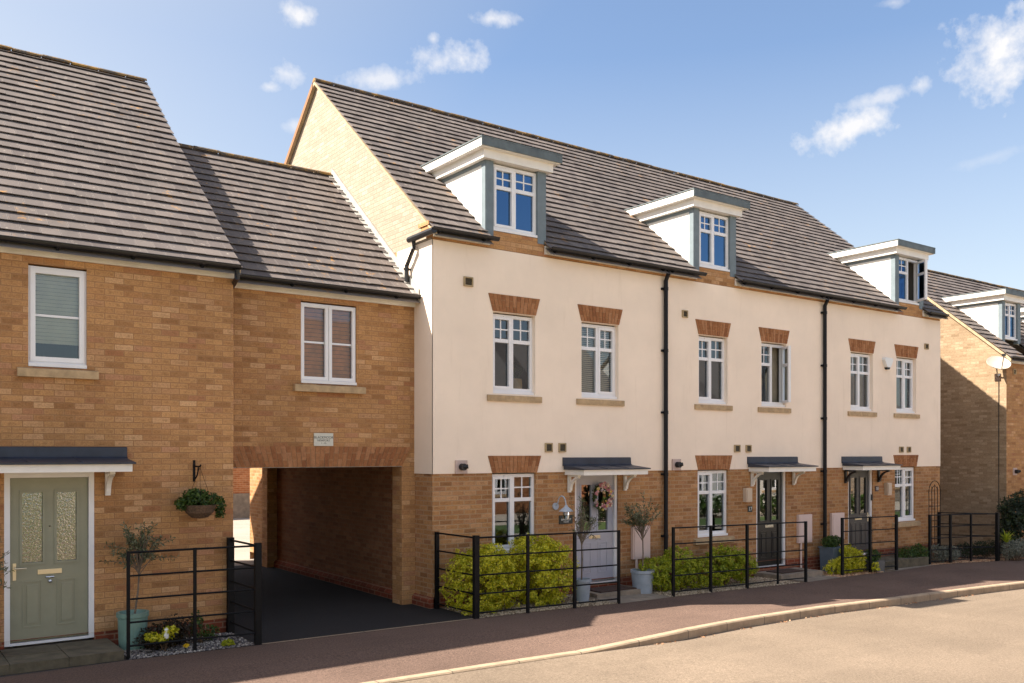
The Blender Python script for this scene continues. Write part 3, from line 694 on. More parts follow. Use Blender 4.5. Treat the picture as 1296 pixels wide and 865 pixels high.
# ------------------------------------------------------------------ the three cream townhouses
def townhouse(k, label, W, D, dm, can, lead_door, styles, blinds):
    x0, x1 = SHX[k], SHX[k+1]
    t = thing('townhouse', ((x0+x1)/2, MY, 0), label, 'house', 'cream rendered townhouses in the row')
    gf = (W['gf'][0], W['gf'][1], 0.76, ZL); dh = (D[0], D[1], D[2], ZL)
    up = [(a, b, 3.36, 4.68) for a, b in W['up']]
    b = MB(); wall_sheet(b, x0, x1, 0.17, ZL, MY, [gf, dh], 0.12)
    # brick band under the eave, taller beneath the dormer
    b.build('wall', 'brick_brown', t)
    b = MB(); b.box(x0, x1, MY-0.003, MY+0.08, 5.692, 5.90); b.box(dm[0]+0.02, dm[1]-0.02, MY-0.012, MY+0.1, 5.694, 5.985); b.build('eave_brick_band', 'brick', t)
    b = MB()
    if k == 0:   # gable wall: brick, with the render lapping round the front return
        sl = math.tan(PITCH); by = 20.0
        b.prism([(MY+0.001, 5.70), (MY+0.001, EZ+(MY-EY)*sl-0.07), (RIDGE, RZ-0.07), (by+0.5, RZ-0.07-(by+0.5-RIDGE)*sl), (by, 2.0), (by, 0.17), (MY+0.001, 0.17)], 'x', x0, x0+0.1)
    if k == 2:
        sl = math.tan(PITCH); by = 20.0
        b.prism([(MY+0.001, 0.17), (MY+0.001, EZ+(MY-EY)*sl-0.07), (RIDGE, RZ-0.07), (by+0.5, RZ-0.07-(by+0.5-RIDGE)*sl), (by, 0.17)], 'x', x1-0.1, x1-0.001)
    if b.f: b.build('gable_wall', 'brick_brown', t)
    b = MB(); b.face([(x0, 20.0, 0), (x1, 20.0, 0), (x1, 20.0, 6.2), (x0, 20.0, 6.2)])
    b.build('rear_wall', 'brick_brown', t)
    if k == 0:    # gable above the link roof: same brick, sunlit tone put into its colour
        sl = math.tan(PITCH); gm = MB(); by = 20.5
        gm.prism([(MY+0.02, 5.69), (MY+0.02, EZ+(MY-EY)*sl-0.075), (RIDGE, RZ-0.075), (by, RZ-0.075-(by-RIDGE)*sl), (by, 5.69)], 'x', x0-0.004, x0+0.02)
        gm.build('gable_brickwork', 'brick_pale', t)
    p = MB(); wall_sheet(p, x0, x1, -0.45, 0.17, MY-0.006, [(D[0], D[1], D[2], 0.17)], 0.1)
    if k == 0: p.prism([(x0-0.06, 0), (x0-0.06, 0.12), (x0-0.02, 0.17), (x0+0.03, 0.17), (x0+0.03, 0)], 'y', MY-0.03, LY-0.001); p.box(x0, x0+0.06, MY-0.03, MY-0.007, 0, 0.165)
    p.build('plinth', 'brick_red', t)
    r = MB(); wall_sheet(r, x0, x1, ZL, 5.69, RY, up, 0.12)
    r.face([(x0, RY, ZL), (x0, MY, ZL), (x1, MY, ZL), (x1, RY, ZL)]); r.face([(x0, RY, 5.69), (x1, RY, 5.69), (x1, MY, 5.69), (x0, MY, 5.69)])
    if k == 0:
        r.box(x0-0.015, x0-0.002, RY, 12.78, ZL, 5.69); r.face([(x0-0.015, RY, ZL), (x0, RY, ZL), (x0, RY, 5.69), (x0-0.015, RY, 5.69)])
        r.box(x0-0.015, x0-0.002, 12.78, 13.1, 4.9, 5.69)
    if k == 2: r.face([(x1, RY, ZL), (x1, MY+0.5, ZL), (x1, MY+0.5, 5.69), (x1, RY, 5.69)])
    r.build('rendered_wall', 'render', t)
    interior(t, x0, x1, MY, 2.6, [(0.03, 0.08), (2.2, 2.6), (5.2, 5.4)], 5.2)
    cuts = [(dm[0]+0.03, dm[1]-0.03, 7.05)]
    cuts = [(dm[0]+0.03, dm[1]-0.03, 7.08)]
    xa = x0-0.07 if k == 0 else x0; xb = x1+0.07 if k == 2 else x1
    ro = tiled(t, xa, xb, EY, EZ, RIDGE, cuts=cuts)
    dk = MB(); deck(dk, xa+0.01, xb-0.01, EY, EZ, RIDGE, 20.5, cuts); dk.build('roof_deck', 'tile', ro)
    ridge_tiles(t, xa, xb, RIDGE, RZ+0.03, ro)
    if k == 0 or k == 2:
        v = MB(); sl = math.tan(PITCH); n = 34; xx = xa if k == 0 else xb
        s = -1 if k == 0 else 1
        v.prism([(EY+0.03, EZ-0.05), (EY+0.03, EZ-0.012), (RIDGE, RZ-0.012), (20.45, RZ-0.012-(20.45-RIDGE)*sl), (20.45, RZ-0.07-(20.45-RIDGE)*sl), (RIDGE, RZ-0.07)], 'x', min(xx, xx-s*0.06), max(xx, xx-s*0.06))
        v.build('verge', 'verge', ro)
        u = MB(); u.prism([(RIDGE+0.06, RZ-0.13), (RIDGE+0.06, RZ-0.02), (20.5, RZ-0.02-(20.44-RIDGE)*sl), (20.5, RZ-0.16-(20.44-RIDGE)*sl)], 'x', min(xx-s*0.0, xx+s*0.012), max(xx, xx+s*0.012)); u.build('verge_board', 'undercloak', ro)
    # fascia and gutters stop either side of the dormer front
    for a, b in ((x0 if k else x0+0.0, dm[0]+0.06), (dm[1]-0.02, x1)):
        f = MB(); f.box(a, b, MY-0.045, MY-0.006, 5.738, 5.875); f.build('fascia', 'fascia', t)
        gutter(t, a-(0.12 if (k == 0 and a == x0) else 0.0), b+(0.06 if b < x1 else 0.0), EY+0.01, EZ+0.045)
    for a, b in W['up']: lintel(t, a-0.01, b+0.01, 4.69, 4.97, RY-0.012)
    lintel(t, gf[0]-0.01, gf[1]+0.01, ZL+0.002, 2.35, RY-0.012)
    for (a, b), st, bl in zip(W['up'], styles['up'], blinds['up']): window(t, a, b, 3.36, 4.68, MY+0.065, st, blind=bl)
    window(t, gf[0], gf[1], 0.76, ZL, MY+0.05, styles['gf'], blind=blinds['gf'])
    dormer(t, dm[0], dm[1], styles['dm'], blinds['dm'])
    canopy(t, can[0], can[1], 2.02, MY, bmat=can[2], brackets=can[3])
    return t
h1 = townhouse(0, 'cream rendered townhouse at the near end of the row, with a lavender grey door', dict(up=[(8.308, 9.166), (10.177, 11.043)], gf=(8.30, 9.19)), (10.04, 11.05, 0.09), (8.17, 9.38),
     (9.80, 11.28, 'white', None), None, dict(up=['cross', 'cross_r'], gf='cross', dm='cross'), dict(up=[None, 'venetian'], gf=None, dm='half'))
door(h1, 10.04, 11.05, 0.09, ZL, MY+0.05, 'lavender', 'doorglass')
h2 = townhouse(1, 'middle cream rendered townhouse with a black front door, between two dark downpipes', dict(up=[(13.13, 13.96), (15.0, 15.81)], gf=(13.12, 14.0)), (14.86, 15.83, 0.03), (13.0, 14.2),
     (14.60, 16.12, 'fascia', None), None, dict(up=['cross', 'open'], gf='cross', dm='cross'), dict(up=[None, 'curtain'], gf=None, dm=None))
door(h2, 14.86, 15.83, 0.03, ZL, MY+0.05, 'blackdoor', 'doorglass', plate='chrome')
h3 = townhouse(2, 'cream rendered townhouse at the far end of the row, with a charcoal door', dict(up=[(18.1, 18.97), (19.94, 20.79)], gf=(19.9, 20.79)), (18.03, 19.0, 0.07), (19.9, 21.1),
     (17.80, 19.27, 'gutter', None), None, dict(up=['cross', 'cross_r'], gf='cross_r', dm='open'), dict(up=['net', 'net'], gf=None, dm=None))
door(h3, 18.03, 19.0, 0.07, ZL, MY+0.05, 'charcoal', 'doorglass', handle='right')
flue_part(h1, 7.58, 7.80, 2.07, 2.28, RY); vent_part(h1, 9.365, 9.52, 2.41, 2.565, RY); vent_part(h1, 9.66, 9.815, 2.41, 2.565, RY); vent_part(h1, 7.74, 7.91, 5.03, 5.18, RY); meter_part(h1, 11.36, 11.79, 0.47, 1.06, MY)
flue_part(h2, 12.395, 12.62, 2.07, 2.28, RY); vent_part(h2, 14.15, 14.32, 2.41, 2.56, RY); vent_part(h2, 14.5, 14.66, 2.41, 2.56, RY); vent_part(h2, 12.665, 12.81, 4.97, 5.11, RY); meter_part(h2, 16.17, 16.63, 0.48, 1.08, MY)
vent_part(h3, 20.05, 20.21, 2.41, 2.55, RY); vent_part(h3, 20.38, 20.53, 2.41, 2.55, RY); vent_part(h3, 21.157, 21.32, 4.94, 5.08, RY); meter_part(h3, 17.34, 17.80, 0.48, 1.07, MY, False)
downpipe(h2, 12.18, RY, 5.80, -0.03); downpipe(h3, 17.06, RY, 5.80, -0.12)
# gable return: corbel, short gutter and swan-neck downpipe onto the link roof
cb = MB()
for i in range(4): cb.box(7.18-0.02-0.02*i, 7.1795, MY-0.02, MY+0.30-0.05*(3-i), 5.73+0.06*i, 5.79+0.06*i-0.001)
cb.build('corbel', 'brick', h1)
sg = MB()
sg.tube([(7.08, EY-0.02, EZ+0.0), (7.08, LY+0.02, EZ-0.01)], 0.05, 10); px_ = 7.10
sg.tube([(px_, 12.44, EZ-0.04), (px_, 12.44, EZ-0.16), (px_, 12.66, EZ-0.40), (px_, 12.66, 4.98), (px_, 12.60, 4.93), (px_-0.0, 12.42, 4.90)], 0.036, 10)
for z in (5.33, 5.05): sg.box(px_-0.045, 7.1795, 12.64, 12.68, z-0.015, z+0.015)
sg.build('return_gutter', 'gutter', h1)

# ------------------------------------------------------------------ the link house over the passage
LEY, LEZ, LRY = 12.33, 4.82, 15.58; LRZ = LEZ+(LRY-LEY)*math.tan(PITCH); LX0, LX1 = 4.08, 7.18
lk = thing('archway_house', (5.6, LY, 0), 'narrow recessed brick house bridging a dark drive-through passage', 'house')
b = MB(); zp = 2.19
wall_sheet(b, LX0, LX1-0.002, zp, 4.86, LY, [(5.26, 6.155, 3.42, 4.63)], 0.12)
b2 = MB(); wall_sheet(b2, LX0+0.002, 7.178, zp, 4.86, 18.6, [(5.2, 6.1, 3.42, 4.6)], 0.1); b2.build('rear_wall', 'brick', lk)
b.build('wall', 'brick', lk)
b = MB(); b.box(6.94, 7.178, LY, 12.84, 0.0, zp-0.001); b.build('pier', 'brick', lk)
b = MB(); b.box(6.94, 7.178, 18.3, 18.6, 0.0, zp-0.001); b.build('pier', 'brick', lk)
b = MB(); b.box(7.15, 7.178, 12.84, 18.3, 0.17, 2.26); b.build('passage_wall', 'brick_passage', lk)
b = MB(); b.prism([(7.08, 0), (7.08, 0.10), (7.15, 0.17), (7.178, 0.17), (7.178, 0)], 'y', 12.841, 18.299); b.build('passage_plinth', 'brick_red', lk)
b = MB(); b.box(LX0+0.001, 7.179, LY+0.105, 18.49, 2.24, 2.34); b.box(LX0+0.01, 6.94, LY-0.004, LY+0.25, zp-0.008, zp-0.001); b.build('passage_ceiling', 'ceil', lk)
la = voussoirs(lambda f: 4.30+(6.94-4.30)*f, lambda f: 4.17+(7.10-4.17)*f, zp, 2.49, LY-0.014, 38, 0.013).build('brick_arch', 'voussoir', lk)
mm = MB(); mm.prism([(4.3, zp+0.002), (6.94, zp+0.002), (7.10, 2.488), (4.17, 2.488)], 'y', LY-0.009, LY-0.0005); mm.build('mortar', 'joint', la)
interior(lk, LX0, LX1, LY, 2.5, [(2.36, 2.4), (4.75, 4.8)], 4.8, 2.37)
ro = tiled(lk, LX0+0.03, LX1-0.06, LEY, LEZ, LRY)
dk = MB(); deck(dk, LX0+0.03, LX1-0.01, LEY, LEZ, LRY, 18.9); dk.build('roof_deck', 'tile', ro)
ridge_tiles(lk, LX0+0.1, LX1-0.06, LRY, LRZ+0.03, ro)
f = MB(); f.box(LX0+0.002, LX1-0.02, LY-0.045, LY-0.006, 4.705, 4.86); f.build('fascia', 'fascia', lk)
gutter(lk, LX0+0.01, LX1-0.03, LEY+0.01, LEZ+0.045)
fl = MB(); sl = math.tan(PITCH)
fl.prism([(LEY+0.02, LEZ+0.0), (LRY, LRZ+0.0), (LRY, LRZ+0.15), (LEY+0.02, LEZ+0.15)], 'x', 7.14, 7.166)
for k in range(26):                      # lead flashing up the gable: straight strip, stepped turn-ins and soakers
    y0 = LEY+0.05+(LRY-LEY-0.06)*k/26; y1 = LEY+0.05+(LRY-LEY-0.06)*(k+1)/26; z0 = LEZ+(y0-LEY)*sl; z1 = LEZ+(y1-LEY)*sl
    fl.prism([(y0, z0+0.030), (y1, z1+0.012), (y1, z1+0.024), (y0, z0+0.042)], 'x', 7.05, 7.139)
fl.build('flashing', 'flash', ro)
window(lk, 5.26, 6.155, 3.42, 4.63, LY+0.03, 'pair', blind='wood', fr=0.03)
pq = thing('name_plaque', (5.61, LY, 2.59), 'small pale name plaque screwed to the brick above the passage', 'sign')
b = MB(); b.box(5.46, 5.765, LY-0.018, LY-0.002, 2.50, 2.69); b.build('plate', 'plaque', pq)
text('BLACKMOOR', (5.612, LY-0.0195, 2.625), 0.050, 'ink', pq); text('NEWPORT', (5.612, LY-0.0195, 2.580), 0.042, 'ink', pq); text('1 - 7a', (5.612, LY-0.0195, 2.54), 0.036, 'ink', pq)

# ------------------------------------------------------------------ the left house
lh = thing('brick_house', (2.0, MY, 0), 'buff brick house with a sage green front door and one upper window', 'house')
HX0, HX1 = -5.0, 4.08; HEY, HEZ, HRY = 11.80, 4.83, 16.70; HRZ = HEZ+(HRY-HEY)*math.tan(PITCH); HB = 21.4
b = MB(); dh = (1.385, 2.355, 0.13, 2.16); uw = (1.635, 2.275, 3.42, 4.64)
wall_sheet(b, HX0, HX1, 0.19, 4.90, MY, [dh, uw], 0.12)
sl = math.tan(PITCH)
b.prism([(MY+0.001, 0.19), (MY+0.001, HEZ+(MY-HEY)*sl-0.07), (HRY, HRZ-0.07), (HB, HRZ-0.07-(HB-HRY)*sl), (HB, 0.19)], 'x', HX1-0.11, HX1-0.001)
b.prism([(MY+0.001, 0.19), (MY+0.001, HEZ+(MY-HEY)*sl-0.07), (HRY, HRZ-0.07), (HB, HRZ-0.07-(HB-HRY)*sl), (HB, 0.19)], 'x', HX0, HX0+0.11)
b.face([(HX0, HB, 0), (HX1, HB, 0), (HX1, HB, 5.0), (HX0, HB, 5.0)])
b.build('wall', 'brick', lh)
b = MB(); wall_sheet(b, HX0, HX1, 0, 0.19, MY-0.006, [(dh[0], dh[1], 0, 0.19)], 0.1); b.box(HX1-0.1, HX1+0.006, MY-0.006, HB, 0, 0.188); b.build('plinth', 'brick_red', lh)
interior(lh, 0.4, HX1-0.1, MY, 2.6, [(0.03, 0.1), (2.3, 2.6)], 4.85)
ro = tiled(lh, HX0, HX1+0.05, HEY, HEZ, HRY)
dk = MB(); deck(dk, HX0, HX1+0.04, HEY, HEZ, HRY, HB+0.3); dk.build('roof_deck', 'tile', ro)
v = MB(); v.prism([(HEY+0.03, HEZ-0.06), (HEY+0.03, HEZ-0.008), (HRY, HRZ-0.008), (HRY, HRZ-0.07)], 'x', HX1-0.01, HX1+0.045); v.build('verge', 'verge', ro)
ridge_tiles(lh, HX0, HX1+0.05, HRY, HRZ+0.03, ro)
f = MB(); f.box(HX0, HX1-0.001, MY-0.045, MY-0.006, 4.725, 4.89); f.build('fascia', 'fascia', lh)
gutter(lh, HX0, HX1+0.03, HEY+0.01, HEZ+0.045)
f = MB(); f.tube([(HX1-0.02, HEY-0.02, HEZ-0.02), (HX1-0.02, HEY-0.02, HEZ-0.12), (HX1+0.06, MY+0.3, HEZ-0.2)], 0.035, 8); f.build('gutter_outlet', 'gutter', lh)
window(lh, 1.635, 2.275, 3.42, 4.64, MY+0.04, 'single', blind='roller', fr=0.045)
door(lh, 1.385, 2.355, 0.13, 2.16, MY+0.02, 'sage', 'obscure', handle='left', knocker=True)
canopy(lh, 1.02, 2.68, 2.17, MY, brackets=(1.14, 2.505))

# ------------------------------------------------------------------ the house beyond the row
FX, FY = 25.25, 11.97; FEY, FEZ, FRY = FY-0.18, 4.96, 15.74; FRZ = FEZ+(FRY-FEY)*sl; FB = 19.5
fh = thing('brick_house', (30, FY, -0.3), 'buff brick house beyond the row, its gable half in sun, with a white cheeked dormer', 'house')
b = MB(); wall_sheet(b, FX+0.001, 37, -0.6, 5.02, FY, [], 0.1); b.build('wall', 'brick', fh)
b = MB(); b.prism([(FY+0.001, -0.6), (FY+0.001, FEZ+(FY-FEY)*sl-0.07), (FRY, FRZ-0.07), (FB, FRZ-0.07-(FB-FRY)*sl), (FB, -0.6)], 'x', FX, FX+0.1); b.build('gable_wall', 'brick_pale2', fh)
fd = (26.1, 27.15); fcut = [(fd[0]+0.03, fd[1]-0.03, 6.6), (29.9, 30.95, 6.6)]
ro = tiled(fh, FX-0.06, 37, FEY, FEZ, FRY, cuts=fcut)
dk = MB(); deck(dk, FX-0.05, 37, FEY, FEZ, FRY, FB+0.3, fcut); dk.build('roof_deck', 'tile', ro)
v = MB(); v.prism([(FEY+0.03, FEZ-0.09), (FEY+0.03, FEZ-0.008), (FRY, FRZ-0.008), (FRY, FRZ-0.09)], 'x', FX-0.065, FX-0.001); v.build('verge', 'verge', ro)
ridge_tiles(fh, FX-0.06, 37, FRY, FRZ+0.03, ro)
f = MB(); f.box(FX+0.0, 37, FY-0.045, FY-0.006, 4.85, 5.0); f.build('fascia', 'fascia', fh); gutter(fh, FX-0.1, 37, FEY+0.01, FEZ+0.045)
dormer(fh, fd[0], fd[1], 'cross', None, xface=12.5, zb=5.56, zt=6.70, win=(5.62, 6.69), eave=(FEY, FEZ))
dormer(fh, 29.9, 30.95, 'cross', None, xface=12.5, zb=5.56, zt=6.70, win=(5.62, 6.69), eave=(FEY, FEZ))
flue_part(fh, 25.6, 25.8, 1.79, 1.99, FY); vent_part(fh, 25.6, 25.75, 4.55, 4.7, FY)
f = MB(); f.tube([(FX-0.012, 12.17, 4.5), (FX-0.012, 12.17, -0.2)], 0.010, 5); f.build('aerial_cable', 'gutter', fh)
ds = thing('satellite_dish', (FX, 12.2, 4.6), 'cream oval satellite dish on the sunlit brick gable', 'satellite dish')
dm = MB(); c0 = Vector((24.95, 12.05, 4.80)); nrm = Vector((-0.45, -0.55, 0.70)).normalized(); ua = nrm.cross(Vector((0,0,1))).normalized(); ub = ua.cross(nrm).normalized()
def dpt(r, t): return c0 + ua*(0.31*r*math.cos(t)) + ub*(0.27*r*math.sin(t)) + nrm*(0.06*r*r)
for i in range(5):
    for k in range(24):
        a, b2 = 2*math.pi*k/24, 2*math.pi*(k+1)/24; r0, r1 = i/5, (i+1)/5
        q = [dpt(r0, a), dpt(r1, a), dpt(r1, b2), dpt(r0, b2)]; dm.face(q if i else [q[0], q[1], q[2]])
        if i == 4: dm.face([dpt(1, a), dpt(1, a)-nrm*0.02, dpt(1, b2)-nrm*0.02, dpt(1, b2)])
dm.build('reflector', 'dish', ds, True)
am = MB(); am.tube([c0-ub*0.26+nrm*0.02, c0-ub*0.10+nrm*0.36], 0.012, 6); am.box(*[w for i in range(3) for w in ((c0-ub*0.08+nrm*0.38)[i]-0.035, (c0-ub*0.08+nrm*0.38)[i]+0.035)]); am.build('receiver_arm', 'gutter', ds)
am = MB(); am.tube([c0-nrm*0.02, c0-nrm*0.12, (FX-0.001, 12.2, 4.47)], 0.018, 8); am.box(FX-0.02, FX-0.001, 12.12, 12.28, 4.37, 4.57); am.build('mount', 'chrome', ds)

# ------------------------------------------------------------------ small fittings on the fronts
al = thing('alarm_box', (19.5, RY, 4.48), 'white alarm bell box on the cream wall between two upper windows', 'alarm box')
b = MB(); b.prism([(19.36, 4.62), (19.33, 4.57), (19.43, 4.40), (19.57, 4.40), (19.67, 4.57), (19.64, 4.62)], 'y', RY-0.085, RY-0.002); b.build('case', 'alarm', al)
b = MB(); b.prism([(19.43, 4.396), (19.46, 4.35), (19.54, 4.35), (19.57, 4.396)], 'y', RY-0.07, RY-0.002); b.build('strobe', 'blackflue', al)
wl = thing('wall_lamp', (9.62, MY, 1.5), 'pale grey swan-neck wall lamp beside the lavender door', 'lamp')
b = MB(); b.tube([(9.60, MY-0.002, 1.49), (9.60, MY-0.03, 1.49)], 0.06, 16); b.build('wall_plate', 'lampgrey', wl)
b = MB(); P = [(9.60, MY-0.03, 1.50)]+[(9.60+0.03*(i/8), MY-0.08-0.085*(1-math.cos(math.pi*i/8)), 1.56+0.11*math.sin(math.pi*i/8)) for i in range(9)]+[(9.635, MY-0.255, 1.50)]; b.tube(P, 0.011, 8); b.build('arm', 'lampgrey', wl, True)
b = MB(); b.lathe((9.635, MY-0.255, 0), [(0.02, 1.52), (0.035, 1.49), (0.12, 1.425), (0.122, 1.415), (0.03, 1.47)], 18); b.build('shade', 'lampgrey', wl)
b = MB(); b.lathe((9.635, MY-0.255, 0), [(0.055, 1.425), (0.062, 1.36), (0.05, 1.29), (0.0, 1.28)], 14); b.build('glass_jar', 'glass', wl, True)
sg = thing('house_sign', (9.83, MY, 1.25), 'dark slate house name sign under the grey wall lamp', 'sign')
b = MB(); b.box(9.685, 9.975, MY-0.018, MY-0.002, 1.18, 1.33); b.build('plate', 'slate', sg)
text('16', (9.83, MY-0.0195, 1.297), 0.05, 'letter', sg); text('BAKERLEY', (9.83, MY-0.0195, 1.255), 0.048, 'letter', sg); text('HOUSE', (9.83, MY-0.0195, 1.215), 0.036, 'letter', sg)
def wall_box(x0, x1, z0, z1, label):
    t = thing('wall_box', ((x0+x1)/2, MY, z0), label, 'wall box', 'beige boxes by the front doors')
    b = MB(); b.box(x0, x1, MY-0.09, MY-0.002, z0, z1); b.build('case', 'beigebox', t)
    b = MB(); b.box(x0+0.02, x1-0.02, MY-0.105, MY-0.0905, z0+0.03, z1-0.03); b.build('cover', 'beigebox', t)
wall_box(14.44, 14.62, 1.41, 1.69, 'beige plastic box on the brick left of the black door')
wall_box(19.45, 19.62, 1.41, 1.70, 'beige plastic box on the brick right of the charcoal door')
def number_plate(x, z, s, txt, label, mat):
    t = thing('number_plate', (x, MY, z), label, 'house number', 'house numbers by the front doors'); b = MB(); b.box(x-0.065, x+0.065, MY-0.015, MY-0.002, z-0.06, z+0.06); b.build('plate', mat, t)
    text(txt, (x, MY-0.0165, z), 0.11, 'letter', t, 'numeral')
number_plate(14.65, 1.26, 0, '17', 'small slate number plate left of the black door, below the beige box', 'slate')
M['maroon'] = plain('dark_maroon_plate', srgb(66,40,44), 0.5)
number_plate(19.14, 1.57, 0, '18', 'small dark maroon number plate right of the charcoal door', 'maroon')
db = thing('doorbell', (19.05, MY, 1.4), 'slim black doorbell on the white frame of the charcoal door', 'doorbell')
b = MB(); b.box(18.955, 18.995, MY+0.005, MY+0.028, 1.30, 1.44); b.build('case', 'blackflue', db); b = MB(); b.lathe((18.975, MY+0.004, 1.34), [(0, -0.01), (0.01, 0), (0, 0.01)], 8); b.build('button', 'chrome', db)
kb = thing('doorbell', (1.25, MY, 1.55), 'white and black doorbell on the brick left of the sage green door', 'doorbell')
b = MB(); b.box(1.285, 1.335, MY-0.03, MY-0.002, 1.44, 1.58); b.build('case', 'alarm', kb); b = MB(); b.box(1.29, 1.33, MY-0.036, MY-0.0305, 1.53, 1.575); b.build('lens', 'blackflue', kb)

# hanging basket and its bracket
br = thing('basket_bracket', (3.56, MY, 2.15), 'black wrought iron bracket on the brick above the hanging basket', 'bracket')
b = MB(); b.box(3.548, 3.578, MY-0.012, MY-0.001, 2.02, 2.30); b.build('back_plate', 'iron', br)
b = MB(); b.tube([(3.563, MY-0.012, 2.22), (3.563, MY-0.26, 2.22), (3.563, MY-0.28, 2.24)], 0.011, 6); b.tube([(3.563, MY-0.012, 2.06)]+[(3.563, MY-0.02-0.16*math.sin(math.pi/2*i/6), 2.06+0.155*(1-math.cos(math.pi/2*i/6))) for i in range(1, 7)], 0.010, 6); b.build('hook_arm', 'iron', br)

# ------------------------------------------------------------------ plants
def leaves(name, blobs, n, size, mat, parent=None, aspect=1.7, seed=1, shell=0.45, lump=0.22, floor=0.004, boxy=0.0, clump=0):
    """leaf-sized quads through lumpy ellipsoids: blobs = (cx,cy,cz, rx,ry,rz)"""
    g = np.random.default_rng(seed); B = np.array(blobs, float)
    vol = (B[:, 3]*B[:, 4]*B[:, 5])**0.75; idx = g.choice(len(B), n, p=vol/vol.sum())
    d = g.normal(size=(n, 3)); d /= np.linalg.norm(d, axis=1)[:, None]
    if boxy: d = d/(np.abs(d).max(1)[:, None]**boxy)
    ph = g.uniform(0, 6.28, (5, 3)); fr = g.uniform(2.0, 6.5, (5, 3)); l = sum(np.sin((d*fr[i]).sum(1)+ph[i].sum()+idx*1.7) for i in range(5))/5
    rad = (shell+(1-shell)*g.random(n)**0.6)*(1+lump*l)
    c = B[idx, :3]+d*rad[:, None]*B[idx, 3:]
    if clump:                                   # leaves gather in sprigs near the surface, with dark gaps between
        m = n//clump; own = g.integers(0, m, n); rr = (0.80+0.22*g.random(m))*(1+lump*l[:m]); idx = idx[:m][own]; d = d[:m][own]; l = l[:m][own]
        c = B[idx, :3]+d*rr[own][:, None]*B[idx, 3:]+np.clip(g.normal(size=(n, 3)), -1.6, 1.6)*0.026
    nrm = d*0.7+g.normal(size=(n, 3))*0.6+np.array([0, 0, 0.45]); nrm /= np.linalg.norm(nrm, axis=1)[:, None]
    a = np.cross(nrm, g.normal(size=(n, 3))); a /= np.linalg.norm(a, axis=1)[:, None]; b = np.cross(nrm, a)
    s = size*(0.5+1.0*g.random(n))[:, None]; L = s*aspect
    V = np.stack([c-a*L*0.5, c-b*s*0.5+a*L*0.02, c+a*L*0.5, c+b*s*0.5+a*L*0.02], 1).reshape(-1, 3)
    if floor is not None: V[:, 2] = np.maximum(V[:, 2], np.array([GZ(x) for x in V[:, 0]])+floor)
    F = np.arange(4*n).reshape(-1, 4)
    r = np.clip(g.random(n)*0.75+0.25*(l*0.5+0.5), 0, 1)
    return arr_mesh(name, V, F, r, mat, parent)
def twigs(base, blobs, n, mat, parent, r=0.008, seed=3, name='stem'):
    g = random.Random(seed); mb = MB()
    for k in range(n):
        bl = g.choice(blobs); t = Vector((bl[0]+g.uniform(-.7, .7)*bl[3], bl[1]+g.uniform(-.7, .7)*bl[4], bl[2]+g.uniform(-.3, .7)*bl[5]))
        s = Vector(base)+Vector((g.uniform(-1, 1)*bl[3]*0.3, g.uniform(-.3, .3)*bl[4], 0)); m = s.lerp(t, 0.5)+Vector((g.uniform(-.04, .04), g.uniform(-.04, .04), 0.03))
        mb.tube([s, m, t], [r, r*0.7, r*0.3], 5)
    return mb.build(name, mat, parent)
def bush(name, base, blobs, n, size, mat, label, cat='shrub', group=None, seed=1, stems=14, **kw):
    base = (base[0], base[1], base[2]+GZ(base[0])); blobs = [(b[0], b[1], b[2]+GZ(b[0]))+tuple(b[3:]) for b in blobs]
    t = thing(name, base, label, cat, group)
    leaves('foliage', blobs, n, size, mat, t, seed=seed, **kw); twigs(base, blobs, stems, 'twig', t, seed=seed); return t
GR = 'variegated yellow shrubs behind the railings'
bush('euonymus_shrub', (7.75, 11.45, 0), [(7.60, 11.42, 0.42, 0.42, 0.42, 0.42), (7.93, 11.40, 0.44, 0.31, 0.40, 0.42), (7.75, 11.45, 0.72, 0.40, 0.30, 0.20), (7.95, 11.5, 0.80, 0.22, 0.26, 0.16)], 21000, 0.021, 'leaf_yellow', 'boxy yellow-green shrub at the railing corner nearest the passage', 'shrub', GR, 5, boxy=0.7, lump=0.20, clump=26)
bush('euonymus_shrub', (8.85, 11.45, 0), [(8.72, 11.45, 0.48, 0.34, 0.38, 0.48), (9.02, 11.42, 0.44, 0.34, 0.38, 0.44), (8.75, 11.5, 0.86, 0.34, 0.3, 0.20), (9.05, 11.48, 0.74, 0.28, 0.28, 0.22)], 21000, 0.021, 'leaf_yellow', 'taller yellow-green shrub under the ground floor window by the lavender door', 'shrub', GR, 6, boxy=0.7, lump=0.20, clump=26)
bush('euonymus_shrub', (11.9, 11.4, 0), [(11.6, 11.38, 0.30, 0.40, 0.34, 0.30), (12.0, 11.4, 0.40, 0.38, 0.34, 0.34), (12.35, 11.35, 0.28, 0.32, 0.32, 0.28), (11.35, 11.4, 0.38, 0.26, 0.28, 0.24)], 13000, 0.022, 'leaf_lime', 'lime green shrub left of the second post from the downpipe', 'shrub', GR, 7, clump=24)
bush('euonymus_shrub', (13.2, 11.4, 0), [(12.95, 11.4, 0.30, 0.36, 0.34, 0.30), (13.4, 11.4, 0.40, 0.36, 0.32, 0.30), (13.7, 11.4, 0.34, 0.30, 0.28, 0.26), (13.15, 11.45, 0.5, 0.22, 0.25, 0.22)], 12000, 0.022, 'leaf_lime', 'lime green shrub in front of the black door side, under the window sill', 'shrub', GR, 8, clump=24)
bush('euonymus_shrub', (16.8, 11.3, 0), [(16.6, 11.33, 0.15, 0.32, 0.14, 0.15), (17.0, 11.34, 0.29, 0.30, 0.15, 0.29), (17.28, 11.32, 0.24, 0.27, 0.14, 0.24), (17.05, 11.34, 0.48, 0.14, 0.10, 0.12)], 7000, 0.022, 'leaf_yellow', 'spreading yellow shrub beside the blue grey planter and third railing', 'shrub', GR, 9, clump=24)

